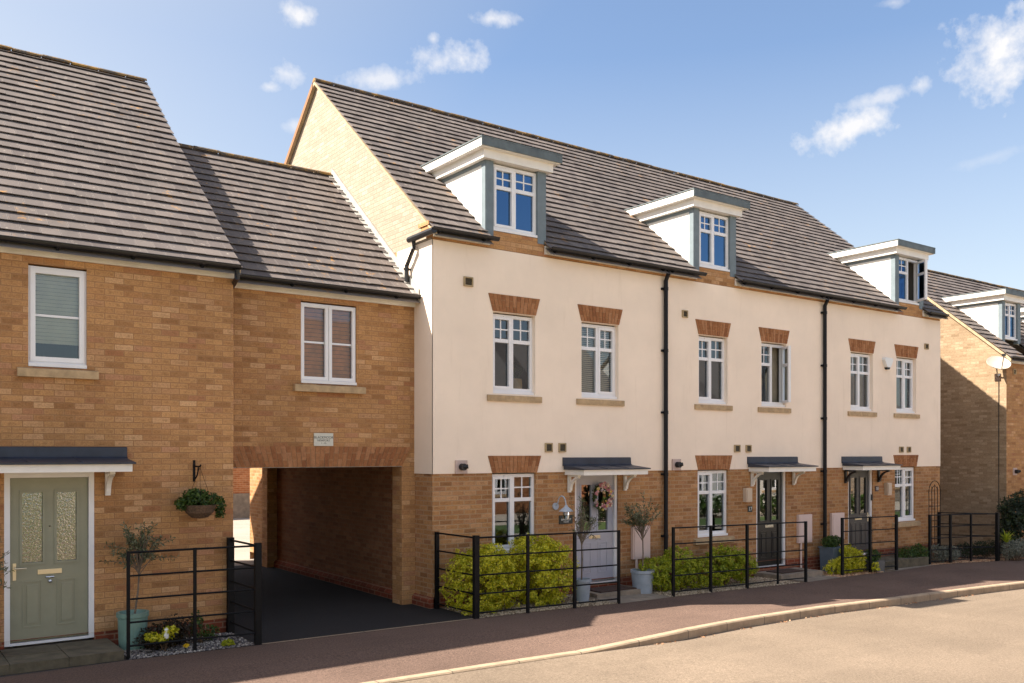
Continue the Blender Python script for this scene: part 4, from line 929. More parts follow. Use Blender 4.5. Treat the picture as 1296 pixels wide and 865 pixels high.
def olive(base, trunk_h, crown, label, n=900, lean=(0, 0), seed=2, sz=0.016, r=0.014, group='potted olive trees'):
    base = (base[0], base[1], base[2]+GZ(base[0])); crown = [(b[0], b[1], b[2]+GZ(b[0]))+tuple(b[3:]) for b in crown]
    t = thing('olive_tree', base, label, 'tree', group); g = random.Random(seed); bx, by, bz = base
    top = Vector((bx+lean[0], by+lean[1], bz+trunk_h)); mb = MB()
    mb.tube([base, Vector(base).lerp(top, 0.5)+Vector((0.012, 0.0, 0)), top], [r, r*0.85, r*0.7], 7); mb.build('trunk', 'bark', t, True)
    bm = MB(); tips = []
    for k in range(36):
        bl = g.choice(crown); e = Vector((bl[0]+g.uniform(-1, 1)*bl[3], bl[1]+g.uniform(-1, 1)*bl[4], bl[2]+g.uniform(-.9, 1)*bl[5]))
        m = top.lerp(e, 0.5)+Vector((g.uniform(-.05, .05), g.uniform(-.05, .05), g.uniform(0, .08)))
        bm.tube([top-Vector((0, 0, g.uniform(0, .15))), m, e], [r*0.45, r*0.3, 0.002], 5)
        for q in range(34): 
            f = 0.4+0.62*q/34; p = (top.lerp(m, f*2) if f < 0.5 else m.lerp(e, f*2-1)); tips.append((p, (e-m).normalized()))
    bm.build('branches', 'bark', t)
    gn = np.random.default_rng(seed); N = min(n, len(tips)); sel = gn.permutation(len(tips))[:N]
    P = np.array([tuple(tips[i][0]) for i in sel]); D = np.array([tuple(tips[i][1]) for i in sel])
    a = D*0.6+gn.normal(size=(N, 3))*0.75; a /= np.linalg.norm(a, axis=1)[:, None]; b = np.cross(a, gn.normal(size=(N, 3))); b /= np.linalg.norm(b, axis=1)[:, None]
    L = (0.04+0.035*gn.random(N))[:, None]; w = sz*(0.7+0.5*gn.random(N))[:, None]; P = P+gn.normal(size=(N, 3))*0.012
    V = np.stack([P, P+a*L*0.5-b*w*0.5, P+a*L, P+a*L*0.5+b*w*0.5], 1).reshape(-1, 3)
    arr_mesh('foliage', V, np.arange(4*N).reshape(-1, 4), gn.random(N), 'leaf_olive', t)
def round_pot(c, r0, r1, h, mat, label, name='plant_pot', rim=0.02):
    c = (c[0], c[1], c[2]+GZ(c[0])); t = thing(name, c, label, 'plant pot'); b = MB()
    b.lathe(c, [(0, 0.0), (r0, 0.0), (r0*1.02, h*0.08), (r1*0.985, h*0.86), (r1+rim*0.6, h*0.88), (r1+rim*0.6, h), (r1-0.018, h), (r1-0.03, h*0.86), (0, h*0.86)], 28); b.build('vessel', mat, t)
    s = MB(); s.lathe(c, [(r1-0.032, h*0.865), (r1*0.5, h*0.89), (0, h*0.9)], 16); s.build('soil', 'soil', t)
round_pot((2.73, 11.68, 0.01), 0.155, 0.175, 0.44, 'tealpot', 'large teal glazed pot on the gravel by the left railing')
olive((2.75, 11.68, 0.40), 0.62, [(2.62, 11.65, 1.22, 0.26, 0.2, 0.20), (2.95, 11.62, 1.25, 0.42, 0.22, 0.24), (2.85, 11.65, 1.42, 0.22, 0.15, 0.12)], 'slender olive tree in the teal pot against the brick wall', 1250, (0.06, 0), 21)
round_pot((11.12, 11.45, 0.0), 0.165, 0.20, 0.40, 'bluepot', 'pale blue grey round pot below the pink meter box near the first downpipe')
olive((11.12, 11.45, 0.34), 0.70, [(11.05, 11.45, 1.30, 0.28, 0.2, 0.22), (11.3, 11.42, 1.48, 0.26, 0.2, 0.28), (10.95, 11.45, 1.40, 0.18, 0.18, 0.16)], 'tall thin olive tree in the pale blue pot beside the downpipe', 1200, (0.0, 0), 22)
round_pot((9.58, 11.28, 0.0), 0.12, 0.15, 0.36, 'bluepot', 'pale blue grey pot left of the lavender door, behind the railing')
olive((9.58, 11.28, 0.31), 0.72, [(9.55, 11.3, 1.40, 0.20, 0.16, 0.36), (9.75, 11.3, 1.22, 0.20, 0.16, 0.26)], 'sparse olive tree in front of the left edge of the lavender door', 620, (0.0, 0), 23, 0.013)
round_pot((1.02, 11.55, 0.10), 0.14, 0.165, 0.40, 'tealpot', 'teal pot on the stone step left of the sage green door')
olive((1.02, 11.55, 0.46), 0.5, [(1.05, 11.55, 1.25, 0.24, 0.2, 0.25), (1.20, 11.55, 1.0, 0.20, 0.18, 0.26)], 'olive tree at the left edge, poking in front of the sage green door frame', 700, (0.0, 0), 24)

bk = thing('hanging_basket', (3.563, MY-0.26, 1.6), 'brown wicker hanging basket of trailing ivy on the brick wall', 'hanging basket')
b = MB(); b.lathe((3.563, MY-0.24, 1.68), [(0, -0.13), (0.10, -0.115), (0.17, -0.05), (0.20, 0.03), (0.205, 0.05), (0.185, 0.05), (0.17, 0.02), (0, 0.02)], 24); b.build('basket', 'wicker', bk)
leaves('foliage', [(3.563, MY-0.25, 1.79, 0.29, 0.22, 0.11), (3.50, MY-0.25, 1.85, 0.16, 0.14, 0.10), (3.82, MY-0.24, 1.68, 0.08, 0.10, 0.16), (3.34, MY-0.26, 1.74, 0.10, 0.09, 0.09)], 1800, 0.026, 'leaf_green', bk, seed=31, shell=0.2)
b = MB()
for a in (0.3, 2.4, 4.5): b.tube([(3.563+0.19*math.cos(a), MY-0.24+0.19*math.sin(a)*0.9, 1.73), (3.563, MY-0.255, 2.21)], 0.0025, 4)
b.build('chain', 'iron', bk)

# wreath of flowers on the lavender door
wr = thing('door_wreath', (10.62, MY, 1.7), 'floral wreath of pink, cream and yellow blooms hung on the lavender door', 'wreath')
ring = [(10.64+0.17*math.cos(a), MY-0.02, 1.63+0.19*math.sin(a), 0.075, 0.05, 0.075) for a in [2*math.pi*k/16 for k in range(16)]]
leaves('foliage', ring, 600, 0.024, 'leaf_green', wr, seed=41, shell=0.1)
fl = MB(); gg = random.Random(4)
for k in range(110):
    a = gg.uniform(-1.9, 1.9) if k < 88 else gg.uniform(0, 6.28); c = Vector((10.64+0.17*math.cos(a)+gg.gauss(0, .03), MY-0.06-gg.random()*0.04, 1.63+0.19*math.sin(a)+gg.gauss(0, .03))); rr = gg.uniform(0.02, 0.04); cr = gg.random()
    for q in range(10):
        d = Vector((gg.gauss(0, 1), -abs(gg.gauss(0, 1)), gg.gauss(0, 1))).normalized(); u = d.cross(Vector((0.3, 0.2, 1))).normalized(); v = d.cross(u)
        p = c+d*rr*0.6; fl.face([p-u*rr*0.6, p-v*rr*0.6, p+u*rr*0.6, p+v*rr*0.6], r=cr)
fl.build('flowers', 'petal', wr)
b = MB(); b.tube([(10.64+0.17*math.cos(2*math.pi*k/24), MY+0.0, 1.63+0.19*math.sin(2*math.pi*k/24)) for k in range(25)], 0.022, 6); b.build('twig_ring', 'twig', wr)

# left garden: dark clump with variegated leaves, white ornament, dandelion
bush('garden_shrub', (3.05, 11.45, 0), [(3.0, 11.45, 0.16, 0.30, 0.24, 0.15), (3.2, 11.5, 0.20, 0.22, 0.22, 0.18)], 2200, 0.022, 'leaf_brown', 'low dark brown shrub on the gravel inside the left railing', seed=51)
bush('garden_shrub', (2.98, 11.28, 0), [(2.85, 11.25, 0.20, 0.09, 0.08, 0.06), (3.05, 11.22, 0.26, 0.10, 0.07, 0.05), (2.98, 11.25, 0.18, 0.12, 0.08, 0.05)], 330, 0.028, 'leaf_yellow', 'small variegated yellow plant in front of the dark brown shrub', seed=52, stems=5)
bush('garden_shrub', (3.5, 11.5, 0), [(3.45, 11.5, 0.22, 0.10, 0.10, 0.20), (3.62, 11.55, 0.12, 0.12, 0.10, 0.10)], 500, 0.022, 'leaf_green', 'wispy green plant by the middle post of the left railing', seed=53, stems=6)
dn = thing('dandelion', (3.22, 11.16, 0), 'single yellow dandelion in the gravel by the left railing', 'flower')
b = MB(); b.tube([(3.22, 11.17, 0), (3.22, 11.16, 0.055)], 0.004, 5); b.build('stalk', 'leaf_green', dn)
leaves('flower_head', [(3.22, 11.155, 0.065, 0.034, 0.034, 0.02)], 90, 0.018, 'petal_yellow', dn, seed=55)
bush('weed', (3.72, 11.14, 0), [(3.72, 11.14, 0.04, 0.08, 0.06, 0.04)], 120, 0.030, 'leaf_lime', 'small green weed on the gravel edge near the corner post', 'weed', seed=56, stems=3)
og = tag(MB().lathe((3.0, 11.20, 0.16), [(0, 0), (0.022, 0.012), (0.03, 0.05), (0.02, 0.09), (0.026, 0.115), (0.015, 0.135), (0, 0.14)], 10).build('garden_ornament', 'alarm', None, True), 'tiny white ornament among the variegated plant inside the left railing', 'ornament')

# third front garden
t = thing('square_planter', (16.95, 11.65, GZ(17)), 'tall blue grey square planter of bushy greenery under the meter box', 'plant pot')
b = MB(); b.prism([(16.78, -0.16), (17.12, -0.16), (17.16, 0.36), (16.74, 0.36)], 'y', 11.5, 11.84); b.box(16.72, 17.18, 11.48, 11.86, 0.361, 0.39); b.build('vessel', 'bluebox', t)
bush('planter_shrub', (16.95, 11.66, 0.54), [(16.95, 11.66, 0.66, 0.28, 0.20, 0.12), (16.8, 11.62, 0.62, 0.14, 0.16, 0.10)], 1700, 0.024, 'leaf_green', 'bushy green plant filling the tall blue grey planter', 'plant', seed=61)
t = thing('square_planter', (18.0, 11.25, GZ(18)), 'low grey square planter beside the raised slab of the far door', 'plant pot')
b = MB(); b.prism([(17.68, -0.18), (18.0, -0.18), (18.03, 0.06), (17.65, 0.06)], 'y', 11.1, 11.42); b.build('vessel', 'greypot', t)
bush('planter_plant', (17.84, 11.25, 0.24), [(17.80, 11.25, 0.36, 0.22, 0.17, 0.13), (17.7, 11.2, 0.30, 0.16, 0.12, 0.08)], 900, 0.024, 'leaf_green', 'small green plant in the low grey square planter', 'plant', seed=62, stems=6)
bush('garden_shrub', (17.6, 11.05, 0), [(17.58, 11.05, 0.14, 0.10, 0.10, 0.10)], 160, 0.028, 'leaf_yellow', 'small yellow flowered clump beside the low grey planter', seed=63, stems=4)
bush('garden_shrub', (20.0, 11.6, 0), [(19.75, 11.6, 0.22, 0.34, 0.24, 0.22), (20.15, 11.55, 0.26, 0.30, 0.24, 0.22)], 2600, 0.026, 'leaf_green', 'low green shrub at the foot of the wall between the last two railings', seed=64)
bush('lavender_plant', (21.1, 11.5, 0), [(20.85, 11.5, 0.22, 0.30, 0.24, 0.22), (21.3, 11.45, 0.22, 0.30, 0.24, 0.20)], 2200, 0.020, 'leaf_grey', 'grey green lavender clump behind the far railing', 'plant', seed=65, aspect=3.0)
tr = thing('obelisk_trellis', (21.3, 11.78, 0), 'tall rusty black wire obelisk trellis against the far corner of the cream house', 'trellis')
b = MB()
for dx in (-0.26, -0.13, 0.0, 0.13, 0.26): b.tube([(21.3+dx, 11.80, 0), (21.3+dx, 11.80, 1.45+0.18*math.cos(dx/0.26*1.5))], 0.008, 5)
b.build('uprights', 'iron', tr)
b = MB(); b.tube([(21.3-0.27*math.cos(math.pi*i/12), 11.80, 1.42+0.30*math.sin(math.pi*i/12)) for i in range(13)], 0.009, 5); b.tube([(21.3-0.14*math.cos(math.pi*i/10), 11.80, 1.42+0.18*math.sin(math.pi*i/10)) for i in range(11)], 0.008, 5); b.build('arched_top', 'iron', tr)
b = MB()
for z in (0.35, 0.75, 1.1): b.tube([(21.03, 11.795, z), (21.57, 11.795, z)], 0.007, 5)
b.build('cross_wires', 'iron', tr)
# far garden on the right
bush('dark_shrub', (24.2, 11.25, 0), [(24.2, 11.25, 1.15, 0.65, 0.36, 0.48), (24.0, 11.25, 0.7, 0.5, 0.34, 0.4), (24.8, 11.3, 1.2, 0.6, 0.36, 0.55)], 7500, 0.036, 'leaf_dark', 'dense dark evergreen shrub in front of the far house corner', seed=71)
bush('garden_shrub', (23.2, 10.75, 0), [(23.1, 10.85, 0.28, 0.35, 0.22, 0.24), (23.6, 10.8, 0.30, 0.4, 0.22, 0.24)], 2600, 0.026, 'leaf_grey', 'grey green mound of foliage behind the low mesh fence at the right edge', seed=72)
sp = thing('spiky_plant', (22.95, 10.9, GZ(23)), 'spiky cordyline with yellow-green blades at the right edge', 'plant'); gg = random.Random(8); b = MB()
for k in range(46):
    a = gg.uniform(0, 6.28); l = gg.uniform(0.28, 0.46); c = Vector((23.0, 10.9, 0.16)); d = Vector((math.cos(a), math.sin(a), 0)); tlt = gg.uniform(0.15, 1.1)
    m = c+d*l*0.5*math.sin(tlt)+Vector((0, 0, l*0.6*math.cos(tlt))); e = c+d*l*math.sin(tlt)*1.05+Vector((0, 0, l*math.cos(tlt)*0.85)); sv = d.cross(Vector((0, 0, 1)))*0.012
    b.face([c-sv, c+sv, m+sv, m-sv]); b.face([m-sv, m+sv, e])
b.build('blades', 'leaf_lime', sp); b = MB(); b.tube([(23.0, 10.9, -0.27), (23.0, 10.9, 0.18)], 0.04, 8); b.build('stump', 'bark', sp)
bush('hedge', (23.4, 11.6, 0), [(22.3+0.32*i, 11.62+0.02*(i % 2), 0.22, 0.26, 0.16, 0.22) for i in range(9)], 3600, 0.024, 'leaf_dark', 'low dark hedge along the side boundary beyond the last railing', 'hedge', seed=73)

# ------------------------------------------------------------------ iron railings
def railing(pts, label, h=1.18, corner=(), rails=5, extra_posts=()):
    """pts: list of (x, y, thick?) along the run"""
    t = thing('iron_railing', (pts[0][0], pts[0][1], 0), label, 'railing', 'black iron railings round the front gardens')
    for x, y, w in pts:
        p = MB(); hh = h+(0.02 if w > 0.03 else 0); p.box(x-w, x+w, y-w*0.75, y+w*0.75, GZ(x)-0.05, GZ(x)+hh); p.build('post', 'iron', t)
    for z in [h-0.015-k*0.272 for k in range(rails)]:
        b = MB()
        for (x0, y0, w0), (x1, y1, w1) in zip(pts, pts[1:]):
            b.tube([(x0, y0, GZ(x0)+z), (x1, y1, GZ(x1)+z)], 0.0125 if z < h-0.05 else 0.014, 6)
        b.build('rail', 'iron', t)
    return t
railing([(2.55, 11.12, 0.018), (3.30, 11.08, 0.018), (4.05, 11.0, 0.040), (4.02, 11.93, 0.042)], 'black iron railing in front of the left brick house, beside the passage', 1.25)
railing([(7.22, 11.93, 0.03), (7.25, 10.89, 0.042), (8.12, 10.80, 0.022), (8.99, 10.75, 0.024), (9.92, 10.76, 0.022)], 'black iron railing with a thick corner post round the two yellow shrubs', 1.18)
railing([(11.27, 10.86, 0.024), (12.22, 10.87, 0.024), (13.21, 10.88, 0.026), (14.16, 10.93, 0.018), (14.99, 10.91, 0.026)], 'long black iron railing in front of the black door', 1.18)
railing([(16.5, 11.12, 0.028), (17.5, 11.12, 0.028), (18.5, 11.12, 0.032)], 'short angled black railing in front of the charcoal door', 1.2)
railing([(20.27, 11.35, 0.03), (21.08, 11.29, 0.03), (21.9, 11.22, 0.024), (22.7, 10.98, 0.045), (21.75, 11.93, 0.03)], 'farthest black railing, turning back to the last corner of the cream row', 1.17)
lf = thing('mesh_fence', (23.5, 10.8, GZ(23.5)), 'low dark wire mesh fence at the right edge before the far house', 'fence')
fy = lambda x: 10.98-0.05*(x-22.75)
b = MB()
for k in range(8): x = 22.8+0.45*k; b = MB(); b.tube([(x, fy(x), GZ(x)-0.05), (x, fy(x), GZ(x)+0.46)], 0.014, 5); b.build('post', 'iron', lf)
b = MB()
for z in (0.08, 0.20, 0.32, 0.44): b.tube([(22.8, fy(22.8), GZ(22.8)+z), (25.95, fy(25.95), GZ(25.95)+z)], 0.008, 5)
for k in range(64): x = 22.8+3.15*k/64; b.tube([(x, fy(x), GZ(x)+0.03), (x, fy(x), GZ(x)+0.44)], 0.004, 4, False)
b.build('mesh', 'iron', lf)

# ------------------------------------------------------------------ ground, road, pavement, gardens
def sheet(name, quads, mat):
    b = MB()
    for q in quads: b.face(q)
    return struct(b.build(name, mat))
sheet('ground', [[(-400, -400, -1.0), (400, -400, -1.0), (400, 400, -1.0), (-400, 400, -1.0)]], 'ground')
KX = [-30, -10, 0, 3.0, 4.7, 6.0, 7.1, 7.7, 8.4, 9.0, 9.8, 10.6, 12.4, 14.2, 15.8, 17.4, 20, 23, 30, 50, 80]
KY = [8.78, 8.78, 8.78, 8.78, 8.75, 8.70, 8.64, 8.58, 8.53, 8.52, 8.62, 8.70, 8.78, 8.72, 8.70, 8.66, 8.55, 8.45, 8.3, 8.0, 7.8]
def ky(x): return float(np.interp(x, KX, KY))
def kz(x): return float(np.interp(x, [-30, 7.3, 9.1, 80], [-0.095, -0.095, 0.0, 0.0]))     # dropped kerb across the drive
RZ0 = -0.12
xs = [x for x in np.arange(-30, 80.01, 0.5)]
b = MB()
for a, c in zip(xs, xs[1:]):
    b.face([(a, 2.4, RZ0+GZ(a)), (c, 2.4, RZ0+GZ(c)), (c, ky(c)+0.02, RZ0+GZ(c)), (a, ky(a)+0.02, RZ0+GZ(a))])
struct(b.build('road', 'road'))
b = MB(); xk = sorted(set(xs + [7.1, 7.3, 7.7, 8.1, 8.4, 8.8, 9.1, 9.4])); kw = 0.125
for a, c in zip(xk, xk[1:]):
    f = lambda x, o, z: (x, ky(x)+o, z+GZ(x))
    za, zc = kz(a), kz(c); ch = 0.018
    b.face([f(a, 0, RZ0-0.03), f(c, 0, RZ0-0.03), f(c, 0, zc-ch), f(a, 0, za-ch)])
    b.face([f(a, 0, za-ch), f(c, 0, zc-ch), f(c, ch, zc), f(a, ch, za)])
    b.face([f(a, ch, za), f(c, ch, zc), f(c, kw, zc), f(a, kw, za)])
struct(b.build('kerb', 'kerb'))
PBX = [-30, 1.2, 2.5, 4.05, 7.25, 9.92, 11.2, 15.0, 16.8, 18.5, 20.3, 21.1, 22.75, 24.2, 30, 80]
PBY = [10.9, 11.0, 11.05, 10.97, 10.87, 10.73, 10.82, 10.86, 11.0, 11.05, 11.26, 11.22, 10.93, 10.9, 10.8, 10.5]
PB = lambda x: float(np.interp(x, PBX, PBY))
b = MB()
for a, c in zip(xk, xk[1:]):
    n = 5
    for i in range(n):
        f0, f1 = i/n, (i+1)/n
        def pt(x, f):
            y0 = ky(x)+kw; y1 = PB(x); y = y0+(y1-y0)*f; w = max(0.0, 1-f/0.6); w = w*w*(3-2*w)
            return (x, y, kz(x)*w - 0.0005 + GZ(x))
        b.face([pt(a, f0), pt(c, f0), pt(c, f1), pt(a, f1)])
struct(b.build('pavement', 'pave'))
b = MB()                                                    # pale edging line between pavement and drive
xe = np.linspace(4.1, 7.2, 12)
for a, c in zip(xe, xe[1:]): b.face([(a, PB(a), 0.003), (c, PB(c), 0.003), (c, PB(c)+0.05, 0.003), (a, PB(a)+0.05, 0.003)])
struct(b.build('drive_edging', 'kerb'))
dr = MB(); xe = [4.05, 5, 6, 7.3]
for a, c in zip(xe, xe[1:]): dr.face([(a, PB(a), -0.001), (c, PB(c), -0.001), (c, 19.0, -0.001), (a, 19.0, -0.001)])
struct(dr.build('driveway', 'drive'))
sheet('yard', [[(-6, 19.0, -0.003), (40, 19.0, -0.003), (40, 60, -0.003), (-6, 60, -0.003)]], 'yard')
def bed(x0, x1, mat, n=10, yb=12.0, z=-0.004):
    b = MB(); xe = np.linspace(x0, x1, n+1)
    for a, c in zip(xe, xe[1:]): b.face([(a, PB(a), z+GZ(a)), (c, PB(c), z+GZ(c)), (c, yb, z+GZ(c)), (a, yb, z+GZ(a))])
    return struct(b.build('garden_bed', mat))
bed(-6, 4.05, 'bed_dark'); bed(7.3, 9.6, 'bed'); bed(9.6, 22.6, 'bed', 30); bed(22.6, 37, 'bed_dark', 12, 11.96); sheet('side_path', [[(21.9, 12.001, GZ(21.9)-0.004), (25.3, 12.001, GZ(25.3)-0.004), (25.3, 22, GZ(25.3)-0.004), (21.9, 22, GZ(21.9)-0.004)]], 'bed_dark')
def gravel(areas, n, size, mat, label, seed):
    g = np.random.default_rng(seed); A = np.array([(a[1]-a[0]) for a in areas]); idx = g.choice(len(areas), n, p=A/A.sum())
    X = np.array([areas[i][0]+(areas[i][1]-areas[i][0])*g.random() for i in idx]); Yb = np.array([areas[i][2] for i in idx]); Ya = np.array([PB(x) for x in X])+0.02
    Y = Ya+(Yb-Ya)*g.random(n)**1.2; s = size*(0.5+g.random(n))[:, None]
    base = np.array([(1, 0, 0), (0, 1, 0), (-1, 0, 0), (0, -1, 0), (0, 0, 0.7), (0, 0, -0.7)], float)
    fac = np.array([(0,1,4),(1,2,4),(2,3,4),(3,0,4),(1,0,5),(2,1,5),(3,2,5),(0,3,5)])
    c = np.stack([X, Y, 0.3*s[:, 0]+np.array([GZ(x) for x in X])], 1); ang = g.uniform(0, 6.28, n); ca, sa = np.cos(ang), np.sin(ang)
    jit = 1+0.5*(g.random((n, 6, 1))-0.5); B = base[None]*jit*s[:, None]
    V = np.stack([B[..., 0]*ca[:, None]-B[..., 1]*sa[:, None], B[..., 0]*sa[:, None]+B[..., 1]*ca[:, None], B[..., 2]], -1)+c[:, None]
    F = (fac[None]+6*np.arange(n)[:, None, None]).reshape(-1, 3)
    return stuff(arr_mesh('gravel', V.reshape(-1, 3), F, np.repeat(g.random(n), 8), mat), label)
gravel([(2.55, 4.02, 11.95)], 2600, 0.013, 'pebble_dark', 'slate grey gravel in the left front garden', 1)
gravel([(7.3, 9.9, 11.9), (11.2, 14.75, 11.9)], 7500, 0.012, 'pebble', 'pale gravel behind the railings of the cream houses', 2)
gravel([(16.2, 17.9, 11.8), (20.2, 24.5, 11.9)], 5200, 0.014, 'litter', 'gravel and fallen leaves in the far front garden', 3)
tuft = leaves('fallen_leaf_scraps', [(x, ky(x)-0.05, -0.115+GZ(x), 0.25, 0.05, 0.008) for x in np.arange(8.6, 17, 0.9)], 170, 0.022, 'litter', seed=77, floor=-0.117); stuff(tuft, 'leaf scraps and moss in the gutter along the kerb')

# slabs and steps
def slab(name, label, x0, x1, y0, y1, z0, z1, mat, cat, nx=2, ny=1):
    b = MB(); g = 0.004
    for i in range(nx):
        for j in range(ny):
            a, c = x0+(x1-x0)*i/nx+g, x0+(x1-x0)*(i+1)/nx-g; d, e = y0+(y1-y0)*j/ny+g, y0+(y1-y0)*(j+1)/ny-g
            b.box(a, c, d, e, z0, z1-random.uniform(0, 0.004))
    b.box(x0+0.01, x1-0.01, y0+0.01, y1-0.01, z0, z1-0.02)
    return tag(b.build(name, mat), label, cat)
slab('stone_doorstep', 'broad worn stone doorstep in front of the sage green door', 0.75, 2.50, 11.08, 11.97, 0.0, 0.11, 'slab_edge', 'doorstep', 3, 2)
slab('stone_doorstep', 'pale concrete doorstep under the mat at the lavender door', 9.98, 11.08, 11.35, 11.97, -0.06, 0.04, 'slab', 'doorstep', 2, 1)
slab('stone_doorstep', 'grey slab doorstep in front of the black door', 14.75, 16.1, 11.3, 11.97, -0.14, -0.02, 'slab', 'doorstep', 3, 2)
slab('stone_doorstep', 'raised mossy stone slab between the third and farthest railings', 18.05, 20.15, 11.3, 11.97, -0.25, -0.01, 'slab_edge', 'doorstep', 3, 2)
b = MB()
for a, c, w in ((9.93, 11.2, 0), (15.0, 16.6, 0), (18.4, 20.3, 0)):
    b.face([(a, PB(a), 0.002+GZ(a)), (c, PB(c), 0.002+GZ(c)), (c, 11.98, 0.002+GZ(c)), (a, 11.98, 0.002+GZ(a))])
struct(b.build('path', 'slab'))
dmt = MB(); dmt.box(10.12, 10.95, 11.42, 11.86, 0.041, 0.058); tag(dmt.build('doormat', 'mat'), 'brown coir doormat in front of the lavender door', 'doormat', 'doormats at the front doors')
dmt = MB(); dmt.box(14.98, 15.7, 11.45, 11.85, -0.019, -0.004); tag(dmt.build('doormat', 'mat'), 'dark doormat in front of the black door', 'doormat', 'doormats at the front doors')

# things on the sills inside
pv = thing('vase', (8.95, 12.25, 3.40), 'tan vase of greenery standing inside the upper left window of the near cream house', 'vase')
b = MB(); b.lathe((8.95, 12.24, 3.40), [(0, 0), (0.09, 0), (0.11, 0.12), (0.10, 0.24), (0.085, 0.24), (0, 0.2)], 16); b.build('vessel', 'terracotta', pv)
leaves('foliage', [(8.95, 12.25, 3.78, 0.17, 0.08, 0.15)], 420, 0.03, 'leaf_green', pv, seed=81, shell=0.1)
stv = MB(); stv.box(8.72, 9.16, 12.16, 12.34, 3.36, 3.398); stv.build('stand', 'white', pv)

# ------------------------------------------------------------------ yard behind the passage
gw = thing('garden_wall', (11, 33, 0), 'orange brick wall far beyond the passage, grey at its foot', 'wall')
b = MB(); b.box(4, 16, 33, 33.3, 0.9, 2.3); b.build('brickwork', 'soldier', gw); b = MB(); b.box(4, 16, 32.95, 33.25, 0, 0.899); b.build('foot', 'slab', gw)

# ------------------------------------------------------------------ across the road: the sunlit houses the windows mirror
def strip(name, y0, y1, z, mat, z2=None):
    b = MB(); z2 = z if z2 is None else z2
    for a, c in zip(xs[::4], xs[4::4]): b.face([(a, y0, z+GZ(a)), (c, y0, z+GZ(c)), (c, y1, z2+GZ(c)), (a, y1, z2+GZ(a))])
    return struct(b.build(name, mat))
strip('pavement', 0.9, 2.28, -0.005, 'paleside'); strip('kerb', 2.28, 2.41, -0.004, 'kerb'); strip('lawn', -2.2, 0.9, -0.01, 'lawn'); strip('bounce_forecourt', -7.9, -2.2, -0.008, 'bouncepave')  # footway and forecourt are added pale, to bounce light onto the row
def opposite(xc, w, label, wall, eave=5.0, depth=8.0, ridge=None):
    global XF
    XF = Matrix.Translation((xc, -8.0, GZ(xc))) @ Matrix.Rotation(math.pi, 4, 'Z')
    t = thing('brick_house', (0, 0, 0), label, 'house', 'houses across the road')
    x0, x1 = -w/2, w/2; hs = []
    for cx in (-w*0.30, 0.0, w*0.30): hs.append((cx-0.55, cx+0.55, 3.2, 4.4))
    for cx in (-w*0.30, w*0.30): hs.append((cx-0.6, cx+0.6, 0.9, 2.1))
    hs.append((-0.5, 0.5, 0.05, 2.1))
    b = MB(); wall_sheet(b, x0, x1, 0, eave, 0, hs, 0.12); sl2 = math.tan(PITCH)
    rr = depth/2; rz = eave+rr*sl2
    for xx in (x0, x1-0.1): b.prism([(0.001, 0), (0.001, eave), (rr, rz-0.06), (depth, eave), (depth, 0)], 'x', xx, xx+0.1)
    b.face([(x0, depth, 0), (x1, depth, 0), (x1, depth, eave), (x0, depth, eave)]); b.build('wall', wall, t)
    r = MB(); r.face([(x0-0.2, -0.25, eave-0.2), (x1+0.2, -0.25, eave-0.2), (x1+0.2, rr, rz), (x0-0.2, rr, rz)]); r.face([(x0-0.2, rr, rz), (x1+0.2, rr, rz), (x1+0.2, depth+.2, eave-0.17), (x0-0.2, depth+.2, eave-0.17)]); r.build('roof', 'tile', t)
    f = MB(); f.box(x0-0.1, x1+0.1, -0.18, -0.05, eave-0.25, eave-0.1); f.build('fascia', 'white', t)
    for h in hs[:3]: window(t, h[0], h[1], h[2], h[3], 0.05, 'cross')
    for h in hs[3:5]: window(t, h[0], h[1], h[2], h[3], 0.05, 'cross')
    door(t, -0.5, 0.5, 0.05, 2.1, 0.05, 'charcoal', 'doorglass', handle='left')
    interior(t, x0, x1, 0, 2.5, [(0.02, 0.06), (2.4, 2.7)], eave-0.1)
    XF = Matrix.Identity(4); return t
bush('hedge', (2.5, -2.2, 0), [(-3.5+0.85*i, -2.2+0.1*(i % 2), 1.45, 0.8, 0.55, 1.55) for i in range(12)], 9000, 0.12, 'leaf_lime', 'tall bright green conifer hedge across the road from the sage green door', 'hedge', seed=92)
opposite(13.5, 9.5, 'cream rendered house across the road, opposite the near cream house', 'render')  # this and the white house are kept pale for bounced light
opposite(25.5, 10.0, 'orange brick house across the road, opposite the far end of the row', 'soldier')
opposite(38.0, 10.0, 'white rendered house farther down across the road', 'cheek')
opposite(51.0, 10.0, 'pale brick house farthest down across the road', 'brick_pale')
bush('hedge', (30, -2.0, 0), [(22+0.9*i, -2.6, 0.5, 0.7, 0.4, 0.5) for i in range(24)], 9000, 0.09, 'leaf_green', 'long clipped green hedge across the road in front of the houses', 'hedge', seed=91)

# ------------------------------------------------------------------ camera
cam = bpy.data.cameras.new('camera'); co = bpy.data.objects.new('camera', cam); COL.objects.link(co); S.camera = co
co.location = (0, 0, 2.39); co.rotation_euler = (math.pi/2, 0, R(54.066-90)); cam.sensor_width = 36; cam.lens = 36*1143/1296; cam.shift_y = (574-432.5)/1296
cam.clip_start = 0.05; cam.clip_end = 2000

